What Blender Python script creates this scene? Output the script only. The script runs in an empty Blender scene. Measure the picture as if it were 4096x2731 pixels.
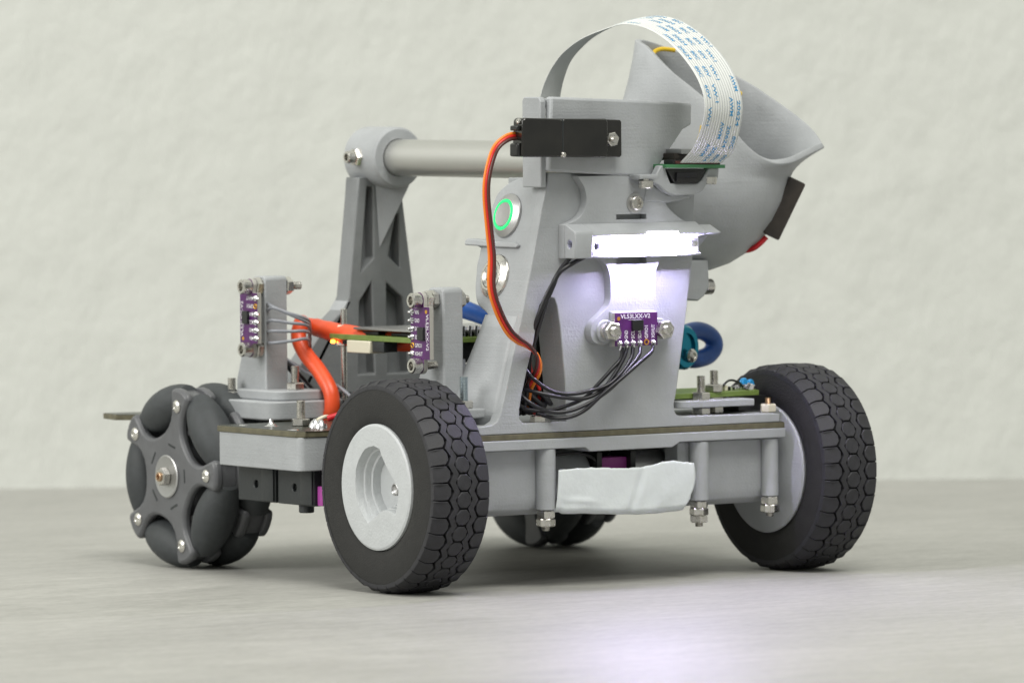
import bpy, bmesh, math, random
from mathutils import Vector, Matrix
random.seed(7)
S = 0.001                      # all lengths below are written in millimetres
sc = bpy.context.scene
COL = sc.collection

# ------------------------------------------------------------------ camera
cam_d = bpy.data.cameras.new('camera'); cam = bpy.data.objects.new('camera', cam_d); COL.objects.link(cam)
def look(th, p, r):
    d = Vector((math.cos(th)*math.cos(p), math.sin(th)*math.cos(p), -math.sin(p)))
    R = Vector((math.sin(th), -math.cos(th), 0)); U = R.cross(d)
    R2 = R*math.cos(r) + U*math.sin(r); U2 = R2.cross(d)
    return d, R2, U2
d_, r_, u_ = look(math.radians(55.46), math.radians(2.478), math.radians(-.3616))
m = Matrix.Identity(4)
for i in range(3):
    m[i][0] = r_[i]; m[i][1] = u_[i]; m[i][2] = -d_[i]
m.translation = Vector((-1173.36, -1655.65, 162.28))*S
cam.matrix_world = m
cam_d.lens = 229.6; cam_d.sensor_width = 36; cam_d.clip_start = .05; cam_d.clip_end = 50
cam_d.dof.use_dof = True; cam_d.dof.focus_distance = 1.985; cam_d.dof.aperture_fstop = 25
sc.camera = cam

# ------------------------------------------------------------------ light
w = bpy.data.worlds.new('World'); sc.world = w; w.use_nodes = True
bg = w.node_tree.nodes['Background']
bg.inputs[0].default_value = (.90, .92, .86, 1); bg.inputs[1].default_value = .47
def area(name, loc, target, size, power, col):
    l = bpy.data.lights.new(name, 'AREA'); l.shape = 'RECTANGLE'; l.size, l.size_y = size; l.energy = power; l.color = col
    o = bpy.data.objects.new(name, l); COL.objects.link(o); o.location = Vector(loc)
    o.rotation_euler = (Vector(target)-Vector(loc)).to_track_quat('-Z', 'Y').to_euler(); return o
area('window_light', (-2.4, .45, 1.3), (0, .05, .05), (1.6, 1.3), 46, (1, .985, .95))
area('ceiling_light', (-.45, -1.35, 2.6), (0, .1, .05), (1.7, 1.5), 78, (1, .985, .93))
sc.view_settings.view_transform = 'Standard'; sc.view_settings.look = 'None'; sc.view_settings.gamma = 1
sc.view_settings.exposure = 0
sc.cycles.use_denoising = True; sc.cycles.max_bounces = 6; sc.cycles.sample_clamp_indirect = 6

# ------------------------------------------------------------------ materials
def mat(name, col, rough=.5, metal=0, emit=None, bump=None, var=None, spec=.5, coat=0, trans=0, alpha=1, stretch=None, layers=None):
    m = bpy.data.materials.new(name); m.use_nodes = True; nt = m.node_tree; b = nt.nodes['Principled BSDF']
    b.inputs['Base Color'].default_value = (*col, 1); b.inputs['Roughness'].default_value = rough
    b.inputs['Metallic'].default_value = metal; b.inputs['Specular IOR Level'].default_value = spec
    b.inputs['Coat Weight'].default_value = coat
    b.inputs['Transmission Weight'].default_value = trans
    if emit:
        b.inputs['Emission Color'].default_value = (*emit[0], 1); b.inputs['Emission Strength'].default_value = emit[1]
    tc = nt.nodes.new('ShaderNodeTexCoord')
    def coords(st):
        mp = nt.nodes.new('ShaderNodeMapping'); mp.inputs['Scale'].default_value = st
        nt.links.new(tc.outputs['Object'], mp.inputs[0]); return mp.outputs[0]
    if bump:                                  # (scale per metre, strength, distance m)
        n = nt.nodes.new('ShaderNodeTexNoise'); n.inputs['Scale'].default_value = bump[0]; n.inputs['Detail'].default_value = 3
        nt.links.new(coords(stretch or (1, 1, 1)), n.inputs['Vector'])
        bp = nt.nodes.new('ShaderNodeBump'); bp.inputs['Strength'].default_value = bump[1]; bp.inputs['Distance'].default_value = bump[2]
        nt.links.new(n.outputs['Fac'], bp.inputs['Height']); nt.links.new(bp.outputs[0], b.inputs['Normal'])
        if layers:
            n2 = nt.nodes.new('ShaderNodeTexNoise'); n2.inputs['Scale'].default_value = layers[0]; n2.inputs['Detail'].default_value = 2
            nt.links.new(coords(layers[2]), n2.inputs['Vector'])
            bq = nt.nodes.new('ShaderNodeBump'); bq.inputs['Strength'].default_value = layers[1]; bq.inputs['Distance'].default_value = .0004
            nt.links.new(n2.outputs['Fac'], bq.inputs['Height']); nt.links.new(bp.outputs[0], bq.inputs['Normal']); nt.links.new(bq.outputs[0], b.inputs['Normal'])
    if var:                                   # (scale, amount)
        n = nt.nodes.new('ShaderNodeTexNoise'); n.inputs['Scale'].default_value = var[0]; n.inputs['Detail'].default_value = 5
        nt.links.new(coords((1, 1, 1)), n.inputs['Vector'])
        mr = nt.nodes.new('ShaderNodeMapRange'); mr.inputs[1].default_value = .3; mr.inputs[2].default_value = .7
        mr.inputs[3].default_value = 1-var[1]; mr.inputs[4].default_value = 1+var[1]
        nt.links.new(n.outputs['Fac'], mr.inputs[0])
        mx = nt.nodes.new('ShaderNodeVectorMath'); mx.operation = 'SCALE'; mx.inputs[0].default_value = col
        nt.links.new(mr.outputs[0], mx.inputs['Scale']); nt.links.new(mx.outputs[0], b.inputs['Base Color'])
        ra = nt.nodes.new('ShaderNodeMapRange'); ra.inputs[3].default_value = max(.02, rough-.08); ra.inputs[4].default_value = min(1, rough+.1)
        nt.links.new(n.outputs['Fac'], ra.inputs[0]); nt.links.new(ra.outputs[0], b.inputs['Roughness'])
    return m
M = dict(
    pla=mat('grey_printed_plastic', (.35, .365, .378), .5, bump=(1400, .35, .0003), var=(120, .07), layers=(1300, .15, (.03, .03, 1))),
    pla_shaded=mat('shaded_grey_plastic', (.20, .21, .215), .6, bump=(900, .3, .0003), var=(200, .06)),  # printed grey darkened so the strut front looks shaded
    rim=mat('pale_grey_rim_plastic', (.50, .52, .53), .42, bump=(1300, .4, .0003), var=(220, .04), layers=(900, .35, (1, .2, .2))),
    rubber=mat('tyre_rubber', (.019, .019, .018), .78, bump=(1800, .5, .0003), var=(300, .25)),
    tread=mat('tread_rubber', (.024, .024, .028), .6, bump=(1500, .4, .0002), var=(350, .25)),
    roller=mat('roller_rubber', (.040, .045, .048), .62, bump=(1500, .3, .0002), var=(300, .18)),
    hub=mat('dark_grey_nylon', (.105, .108, .115), .4, bump=(900, .2, .0002), var=(180, .1)),
    steel=mat('steel', (.60, .585, .55), .26, 1, bump=(1600, .15, .0001), var=(500, .12)),
    zinc=mat('bluish_zinc', (.52, .58, .61), .25, 1),
    alu=mat('aluminium_tube', (.60, .60, .58), .42, 1, bump=(500, .1, .0001)),
    alu_disc=mat('matt_aluminium', (.46, .46, .46), .38, 1),
    brass=mat('brass', (.50, .34, .22), .3, 1),
    gold=mat('gold_pad', (.75, .42, .06), .35, .8),
    solder=mat('solder', (.72, .72, .74), .22, 1),
    purple=mat('purple_board', (.085, .012, .115), .34, var=(400, .15)),
    purple_edge=mat('board_edge', (.38, .37, .34), .5),
    fr4=mat('olive_board_edge', (.115, .105, .065), .5, var=(300, .25)),
    solder_mask=mat('dark_solder_mask', (.030, .034, .026), .3, var=(200, .2)),
    green=mat('green_board', (.16, .23, .055), .42, var=(300, .15)),
    green2=mat('camera_board_green', (.05, .19, .08), .4),
    black=mat('black_plastic', (.012, .013, .013), .3, var=(250, .2)),
    smoke=mat('smoky_servo_case', (.010, .0095, .008), .12, var=(120, .45), coat=.3),
    motor=mat('dark_motor_plastic', (.022, .026, .028), .45, bump=(900, .2, .0002)),
    cream=mat('cream_connector', (.70, .66, .52), .5),
    ribbon=mat('white_ribbon', (.66, .68, .66), .5, bump=(300, .05, .0002)),
    ribbon_gap=mat('clear_ribbon_film', (.42, .44, .45), .4),
    blue_ink=mat('blue_ink', (.05, .27, .52), .45),
    white_ink=mat('white_ink', (.82, .82, .84), .5),
    wire_black=mat('black_wire', (.010, .010, .013), .32),
    wire_grey=mat('grey_wire', (.24, .25, .28), .35),
    wire_red=mat('red_wire', (.55, .02, .015), .3),
    wire_orange=mat('orange_wire', (.80, .22, .02), .3),
    wire_brown=mat('brown_wire', (.075, .022, .018), .3),
    wire_yellow=mat('yellow_wire', (.72, .48, .02), .35),
    hose=mat('orange_red_sleeve', (.76, .085, .022), .38, bump=(250, .2, .0005), var=(150, .1)),
    blue=mat('blue_rubber', (.02, .085, .32), .4, var=(200, .2)),
    teal=mat('teal_anodised', (.01, .22, .34), .25, .9),
    bluecap=mat('blue_capacitor', (.03, .30, .62), .3),
    magenta=mat('magenta_plastic', (.38, .06, .32), .4),
    tape=mat('white_fabric_tape', (.66, .70, .71), .9, bump=(700, .25, .0004), var=(160, .05)),
    switch=mat('brown_black_block', (.028, .022, .018), .35, var=(150, .5)),
    red=mat('red_plastic', (.55, .012, .02), .4),
    ring=mat('lit_green_ring', (.01, .5, .12), .4, emit=((.01, .9, .20), .95)),
    led=mat('lit_led_strip', (.9, .9, .9), .4, emit=((.68, .60, 1.0), 300)),
    notch_glow=mat('lit_notch_glow', (.9, .9, .9), .4, emit=((.9, .86, 1.0), 9)),  # painted glow for lamp light seen through the hood notch
    led_phosphor=mat('unlit_phosphor', (.75, .72, .5), .35),
    led_orange=mat('lit_orange_led', (.9, .3, .02), .4, emit=((1, .22, .02), 14)),
    lens=mat('camera_glass', (.01, .01, .012), .08),
)
# table top: grey laminate with fine grain running along it
def grain_mat():
    m = bpy.data.materials.new('grey_laminate'); m.use_nodes = True; nt = m.node_tree; b = nt.nodes['Principled BSDF']
    tc = nt.nodes.new('ShaderNodeTexCoord')
    def noise(scale, rot, st, det=4, r=.6):
        mp = nt.nodes.new('ShaderNodeMapping'); mp.inputs['Rotation'].default_value = (0, 0, rot); mp.inputs['Scale'].default_value = st
        nt.links.new(tc.outputs['Object'], mp.inputs[0])
        n = nt.nodes.new('ShaderNodeTexNoise'); n.inputs['Scale'].default_value = scale; n.inputs['Detail'].default_value = det; n.inputs['Roughness'].default_value = r
        nt.links.new(mp.outputs[0], n.inputs['Vector']); return n.outputs['Fac']
    rot = math.radians(31.4)
    n1 = noise(70, rot, (.5, 2.4, 1), 6, .72); n2 = noise(9, rot, (.5, 1.3, 1), 3)
    n3 = noise(800, rot, (.3, 1, 1), 2)
    def mathn(op, a, bb):
        x = nt.nodes.new('ShaderNodeMath'); x.operation = op
        for k, v in enumerate((a, bb)):
            if isinstance(v, (int, float)): x.inputs[k].default_value = v
            else: nt.links.new(v, x.inputs[k])
        return x.outputs[0]
    s = mathn('ADD', mathn('MULTIPLY', n1, .55), mathn('ADD', mathn('MULTIPLY', n2, .3), mathn('MULTIPLY', n3, .34)))
    cr = nt.nodes.new('ShaderNodeValToRGB'); nt.links.new(s, cr.inputs[0])
    cr.color_ramp.elements[0].position = .42; cr.color_ramp.elements[0].color = (.235, .233, .215, 1)
    cr.color_ramp.elements[1].position = .76; cr.color_ramp.elements[1].color = (.425, .422, .395, 1)
    nt.links.new(cr.outputs[0], b.inputs['Base Color'])
    mr = nt.nodes.new('ShaderNodeMapRange'); mr.inputs[3].default_value = .42; mr.inputs[4].default_value = .62
    nt.links.new(n1, mr.inputs[0]); nt.links.new(mr.outputs[0], b.inputs['Roughness'])
    bp = nt.nodes.new('ShaderNodeBump'); bp.inputs['Strength'].default_value = .35; bp.inputs['Distance'].default_value = .0004
    nt.links.new(s, bp.inputs['Height']); nt.links.new(bp.outputs[0], b.inputs['Normal'])
    return m
def wall_mat():
    m = bpy.data.materials.new('rough_painted_plaster'); m.use_nodes = True; nt = m.node_tree; b = nt.nodes['Principled BSDF']
    b.inputs['Base Color'].default_value = (.575, .588, .555, 1); b.inputs['Roughness'].default_value = .8
    tc = nt.nodes.new('ShaderNodeTexCoord'); hs = []
    for sc_, st, rr, amt in ((34, (1, 1, .6), .5, 1), (85, (1, 1, .8), .3, .55), (8, (1, 1, 1), 0, .5)):
        mp = nt.nodes.new('ShaderNodeMapping'); mp.inputs['Scale'].default_value = st; mp.inputs['Rotation'].default_value = (0, rr, 0)
        nt.links.new(tc.outputs['Object'], mp.inputs[0])
        n = nt.nodes.new('ShaderNodeTexNoise'); n.inputs['Scale'].default_value = sc_; n.inputs['Detail'].default_value = 3
        nt.links.new(mp.outputs[0], n.inputs['Vector'])
        x = nt.nodes.new('ShaderNodeMath'); x.operation = 'MULTIPLY'; x.inputs[1].default_value = amt; nt.links.new(n.outputs['Fac'], x.inputs[0]); hs.append(x.outputs[0])
    a = nt.nodes.new('ShaderNodeMath'); nt.links.new(hs[0], a.inputs[0]); nt.links.new(hs[1], a.inputs[1])
    a2 = nt.nodes.new('ShaderNodeMath'); nt.links.new(a.outputs[0], a2.inputs[0]); nt.links.new(hs[2], a2.inputs[1])
    bp = nt.nodes.new('ShaderNodeBump'); bp.inputs['Strength'].default_value = .5; bp.inputs['Distance'].default_value = .0038
    nt.links.new(a2.outputs[0], bp.inputs['Height']); nt.links.new(bp.outputs[0], b.inputs['Normal'])
    return m

# ------------------------------------------------------------------ mesh helpers (millimetres in, metres out)
def link(name, me, mt, parent, loc=None, label=None, kind=None, smooth=True, bevel=0):
    o = bpy.data.objects.new(name, me); COL.objects.link(o)
    if mt and not me.materials: me.materials.append(M[mt] if isinstance(mt, str) else mt)
    if parent: o.parent = parent
    if loc: o.location = Vector(loc)*S
    if label: o['label'] = label
    if kind: o['kind'] = kind
    if bevel:
        b = o.modifiers.new('bevel', 'BEVEL'); b.width = bevel*S; b.segments = 2; b.limit_method = 'ANGLE'; b.angle_limit = math.radians(35)
    return o
def finish(bm, smooth_deg=35):
    bmesh.ops.recalc_face_normals(bm, faces=bm.faces)
    for v in bm.verts: v.co *= S
    me = bpy.data.meshes.new('mesh'); bm.to_mesh(me); bm.free()
    me.shade_smooth(); me.set_sharp_from_angle(angle=math.radians(smooth_deg))
    return me
def empty(name, parent=None, loc=(0, 0, 0)):
    o = bpy.data.objects.new(name, None); COL.objects.link(o); o.parent = parent; o.location = Vector(loc)*S; o.empty_display_size = .01; return o
def b_box(bm, a, b, bev=0):
    vs = [bm.verts.new((x, y, z)) for x in (a[0], b[0]) for y in (a[1], b[1]) for z in (a[2], b[2])]
    fs = [bm.faces.new([vs[i] for i in f]) for f in ((0, 1, 3, 2), (4, 6, 7, 5), (0, 4, 5, 1), (2, 3, 7, 6), (0, 2, 6, 4), (1, 5, 7, 3))]
    if bev:
        es = list({e for f in fs for e in f.edges})
        bmesh.ops.bevel(bm, geom=es, offset=bev, segments=2, affect='EDGES', profile=.6)
def box(name, a, b, mt, parent, bev=.25, label=None, tilt=None):
    bm = bmesh.new(); b_box(bm, a, b, bev)
    if tilt: bmesh.ops.transform(bm, matrix=tilt, verts=bm.verts)
    return link(name, finish(bm), mt, parent, label=label)
def frame(ax):
    ax = Vector(ax).normalized(); t = Vector((0, 0, 1)) if abs(ax.z) < .9 else Vector((1, 0, 0))
    u = ax.cross(t).normalized(); v = ax.cross(u); return ax, u, v
def b_lathe(bm, base, axis, prof, n=32, phase=0, cap0=True, cap1=True):
    """prof: (distance along the axis, radius)"""
    ax, u, v = frame(axis); base = Vector(base); rings = []
    for t, r in prof:
        rings.append([bm.verts.new(base + ax*t + (u*math.cos(2*math.pi*i/n+phase) + v*math.sin(2*math.pi*i/n+phase))*r) for i in range(n)])
    for a, b in zip(rings, rings[1:]):
        for i in range(n): bm.faces.new((a[i], a[(i+1) % n], b[(i+1) % n], b[i]))
    if cap0: bm.faces.new(rings[0])
    if cap1: bm.faces.new(rings[-1][::-1])
def lathe(name, base, axis, prof, mt, parent, n=32, label=None, cap0=True, cap1=True, sm=35):
    bm = bmesh.new(); b_lathe(bm, base, axis, prof, n, 0, cap0, cap1); return link(name, finish(bm, sm), mt, parent, label=label)
def cyl(name, p0, p1, r, mt, parent, n=28, ch=.3, label=None):
    p0 = Vector(p0); p1 = Vector(p1); L = (p1-p0).length
    return lathe(name, p0, p1-p0, [(0, r-ch), (ch, r), (L-ch, r), (L, r-ch)], mt, parent, n, label)
def smooth_path(pts, n):
    P = [Vector(p) for p in pts]; P = [2*P[0]-P[1]] + P + [2*P[-1]-P[-2]]; out = []
    for i in range(1, len(P)-2):
        for k in range(n):
            t = k/n; a, b, c, d = P[i-1:i+3]
            out.append(.5*((2*b)+(c-a)*t+(2*a-5*b+4*c-d)*t*t+(3*b-a-3*c+d)*t**3))
    out.append(P[-2]); return out
def b_tube(bm, pts, r, n=10, sub=6, rads=None):
    P = smooth_path(pts, sub); rings = []; up = None
    for i, p in enumerate(P):
        t = (P[min(i+1, len(P)-1)]-P[max(i-1, 0)]).normalized()
        if up is None: up = t.cross(Vector((.3, .5, .8))).normalized()
        up = (up - t*up.dot(t)).normalized(); v = t.cross(up)
        rr = r if rads is None else rads[min(len(rads)-1, int(i/(len(P)-1)*(len(rads)-1)+.5))]
        rings.append([bm.verts.new(p + (up*math.cos(2*math.pi*k/n)+v*math.sin(2*math.pi*k/n))*rr) for k in range(n)])
    for a, b in zip(rings, rings[1:]):
        for k in range(n): bm.faces.new((a[k], a[(k+1) % n], b[(k+1) % n], b[k]))
    bm.faces.new(rings[0]); bm.faces.new(rings[-1][::-1])
def tube(name, pts, r, mt, parent, n=10, sub=6, label=None, rads=None):
    bm = bmesh.new(); b_tube(bm, pts, r, n, sub, rads); return link(name, finish(bm, 60), mt, parent, label=label)
def b_plate(bm, outer, place, t0, t1, holes=()):
    """extrude a 2D outline (with holes); place(u, v, t) gives the 3D point"""
    es = []
    loops = []
    for loop in [outer, *holes]:
        vs = [bm.verts.new(place(u, v, t0)) for u, v in loop]; loops.append(vs)
        for i in range(len(vs)): es.append(bm.edges.new((vs[i], vs[(i+1) % len(vs)])))
    if holes:
        g = bmesh.ops.triangle_fill(bm, edges=es, use_beauty=True, use_dissolve=False)
        faces = [f for f in g['geom'] if isinstance(f, bmesh.types.BMFace)]
    else: faces = [bm.faces.new(loops[0])]
    top = {}
    for lp in ([outer, *holes]): pass
    for vs, lp in zip(loops, [outer, *holes]):
        for v, (a, b) in zip(vs, lp): top[v] = bm.verts.new(place(a, b, t1))
    for f in faces: bm.faces.new([top[v] for v in reversed(f.verts)])
    for vs in loops:
        for i in range(len(vs)):
            a, b = vs[i], vs[(i+1) % len(vs)]; bm.faces.new((a, top[a], top[b], b))
XZ = lambda u, v, t: (u, t, v)
YZ = lambda u, v, t: (t, u, v)
XY = lambda u, v, t: (u, v, t)
def plate(name, outer, place, t0, t1, mt, parent, holes=(), bevel=.35, label=None, sm=35):
    bm = bmesh.new(); b_plate(bm, outer, place, t0, t1, holes)
    return link(name, finish(bm, sm), mt, parent, label=label, bevel=bevel)
def rounded(x0, y0, x1, y1, r, n=5):
    o = []
    for cx, cy, a in ((x1-r, y1-r, 0), (x0+r, y1-r, 90), (x0+r, y0+r, 180), (x1-r, y0+r, 270)):
        for k in range(n+1):
            t = math.radians(a+90*k/n); o.append((cx+r*math.cos(t), cy+r*math.sin(t)))
    return o
def circle(cx, cy, r, n=28, ry=None): return [(cx+r*math.cos(2*math.pi*k/n), cy+(ry or r)*math.sin(2*math.pi*k/n)) for k in range(n)]
def curve2(pts, n=4, closed=False):
    if closed:
        P = [Vector((*p, 0)) for p in pts]; P = P[-1:]+P+P[:2]; out = []
        for i in range(1, len(P)-2):
            for k in range(n):
                t = k/n; a, b, c, d = P[i-1:i+3]; q = .5*((2*b)+(c-a)*t+(2*a-5*b+4*c-d)*t*t+(3*b-a-3*c+d)*t**3); out.append((q.x, q.y))
        return out
    return [(q.x, q.y) for q in smooth_path([(*p, 0) for p in pts], n)]

_hw = {}
def hardware(kind, size, L=0):
    """hex nut, socket head or threaded end, built along +Z from z=0 and shared"""
    key = (kind, size, L)
    if key in _hw: return _hw[key]
    bm = bmesh.new(); r = size/2
    if kind == 'nut':            # size = across flats
        h = L or size*.42; R = r/math.cos(math.pi/6)
        n = 6; prof = [(0, R*.90), (h*.12, R), (h*.88, R), (h, R*.90)]
        rings = []
        for t, q in prof: rings.append([bm.verts.new((q*math.cos(i*math.pi/3), q*math.sin(i*math.pi/3), t)) for i in range(6)])
        for a, b in zip(rings, rings[1:]):
            for i in range(6): bm.faces.new((a[i], a[(i+1) % 6], b[(i+1) % 6], b[i]))
        bm.faces.new(rings[0])
        inner = [bm.verts.new((size*.30*math.cos(i*math.pi/3), size*.30*math.sin(i*math.pi/3), h)) for i in range(6)]
        low = [bm.verts.new((size*.28*math.cos(i*math.pi/3), size*.28*math.sin(i*math.pi/3), h*.5)) for i in range(6)]
        for i in range(6):
            j = (i+1) % 6; bm.faces.new((rings[-1][i], rings[-1][j], inner[j], inner[i])); bm.faces.new((inner[i], inner[j], low[j], low[i]))
        bm.faces.new(low)
    elif kind == 'socket':       # size = head diameter, top at z = L
        n = 24; h = L
        hexr = r*.52
        b_lathe(bm, (0, 0, 0), (0, 0, 1), [(0, r*.97), (.12*h, r), (h*.88, r), (h, r*.86), (h, hexr*1.12), (h-.1*h, hexr*1.05), (h*.45, hexr), (h*.45, .01)], 24)
    elif kind == 'pan':          # domed cross head
        b_lathe(bm, (0, 0, 0), (0, 0, 1), [(0, r), (L*.4, r), (L*.8, r*.8), (L, r*.45), (L*.75, r*.3), (L*.7, .01)], 20)
    elif kind == 'thread':
        prof = [(0, r)]; k = 0; p = .45
        while k*p < L-.3: prof += [(k*p+p*.5, r*.84), (k*p+p, r)]; k += 1
        prof += [(L, r*.75)]
        b_lathe(bm, (0, 0, 0), (0, 0, 1), prof, 16)
    me = finish(bm, 30); _hw[key] = me; return me
def put(name, kind, size, L, pos, axis, parent, mt='steel', spin=0, label=None):
    me = hardware(kind, size, L)
    key = (kind, size, L, mt)
    if not me.materials: me.materials.append(M[mt])
    elif me.materials[0] != M[mt]:
        if key not in _hw: _hw[key] = me.copy(); _hw[key].materials.clear(); _hw[key].materials.append(M[mt])
        me = _hw[key]
    o = bpy.data.objects.new(name, me); COL.objects.link(o); o.parent = parent
    q = Vector(axis).to_track_quat('Z', 'Y') @ Matrix.Rotation(spin, 4, 'Z').to_quaternion()
    o.rotation_mode = 'QUATERNION'; o.rotation_quaternion = q; o.location = Vector(pos)*S
    if label: o['label'] = label
    return o

_txt = {}
def text_mesh(body):
    if body not in _txt:
        c = bpy.data.curves.new('t', 'FONT'); c.body = body; c.size = 1; c.resolution_u = 2; c.offset = .012
        o = bpy.data.objects.new('t', c); COL.objects.link(o)
        dg = bpy.context.evaluated_depsgraph_get(); dg.update()
        me = bpy.data.meshes.new_from_object(o.evaluated_get(dg)); bpy.data.objects.remove(o)
        vs = [v.co.copy() for v in me.vertices]; fs = [tuple(p.vertices) for p in me.polygons]
        x0 = min(v.x for v in vs); x1 = max(v.x for v in vs); y0 = min(v.y for v in vs); y1 = max(v.y for v in vs)
        _txt[body] = ([((v.x-x0)/(x1-x0), (v.y-y0)/(y1-y0)) for v in vs], fs)
    return _txt[body]
def b_text(bm, body, fn):
    """fn maps (0..1 along, 0..1 up) to a point"""
    vs, fs = text_mesh(body); bv = [bm.verts.new(fn(*p)) for p in vs]
    for f in fs:
        try: bm.faces.new([bv[i] for i in f])
        except ValueError: pass

# ------------------------------------------------------------------ the setting
def setting():
    bm = bmesh.new(); b_box(bm, (-3000, -3000, -30), (3000, 3000, 0))
    o = link('table_top', finish(bm), grain_mat(), None); o['kind'] = 'structure'; o['label'] = 'grey laminate surface with fine streaks under the robot'; 
    bm = bmesh.new(); b_box(bm, (-3200, 0, -10), (3200, 60, 2600))
    o = link('wall', finish(bm), wall_mat(), None, loc=(240.4, 398.8, 0)); o.rotation_euler = (0, 0, math.atan2(-204.7, 334.1))
    o['kind'] = 'structure'; o['label'] = 'pale rough plaster wall behind the robot'
setting()

robot = empty('robot_rover')
robot['label'] = 'grey 3D-printed wheeled robot with a lit lamp, ribbon cable and tilted cup'
robot['category'] = 'robot'

# ------------------------------------------------------------------ front wheels
R0 = 32.5
def tread_meshes():
    def block(poly, low, rtop, rbot):        # poly in (x, s); s along the tread
        bm = bmesh.new(); top = []; bot = []
        for (x, s), dz in zip(poly, low):
            top.append(bm.verts.new((x, s, rtop-dz))); bot.append(bm.verts.new((x, s*1.06, rbot)))
        bm.faces.new(top); n = len(top)
        for i in range(n): bm.faces.new((top[i], bot[i], bot[(i+1) % n], top[(i+1) % n]))
        bmesh.ops.bevel(bm, geom=[e for e in bm.edges if all(v in top for v in e.verts)], offset=.22, segments=1, affect='EDGES')
        return finish(bm, 30)
    lug = [(.05, -2.38), (1.6, -2.42), (4.4, -2.42), (5.6, -.9), (5.6, .9), (4.4, 2.42), (1.6, 2.42), (.05, 2.38)]
    lw = [1.7, .15, 0, 0, 0, 0, .15, 1.7]
    W = 20.6
    a = block(lug, lw, R0, 29.6); b = block([(W-x, s) for x, s in reversed(lug)], lw[::-1], R0, 29.4)
    h = block([(7.85, -1.0), (9.2, -2.42), (11.4, -2.42), (12.75, -1.0), (12.75, 1.0), (11.4, 2.42), (9.2, 2.42), (7.85, 1.0)], [0]*8, R0+.15, 30.2)
    for me in (a, b, h): me.materials.append(M['tread'])
    return a, b, h
TREAD = tread_meshes()
NB = 38
def b_rib(bm, xc, amp, sgn, n=NB*4):
    rings = []
    for i in range(n):
        ph = (i % 4)/4; a = 2*math.pi*i/n
        z = {0: 1, 1: 0, 2: -1, 3: 0}[i % 4]*amp*sgn; pts = []
        for dx, rr in ((-1.2, 30.3), (-1.0, R0-.02), (1.0, R0-.02), (1.2, 30.3)):
            pts.append(bm.verts.new((xc+z+dx, -rr*math.sin(a), rr*math.cos(a))))
        rings.append(pts)
    for i in range(n):
        a, b = rings[i], rings[(i+1) % n]
        for k in range(3): bm.faces.new((a[k], a[k+1], b[k+1], b[k]))
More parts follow.
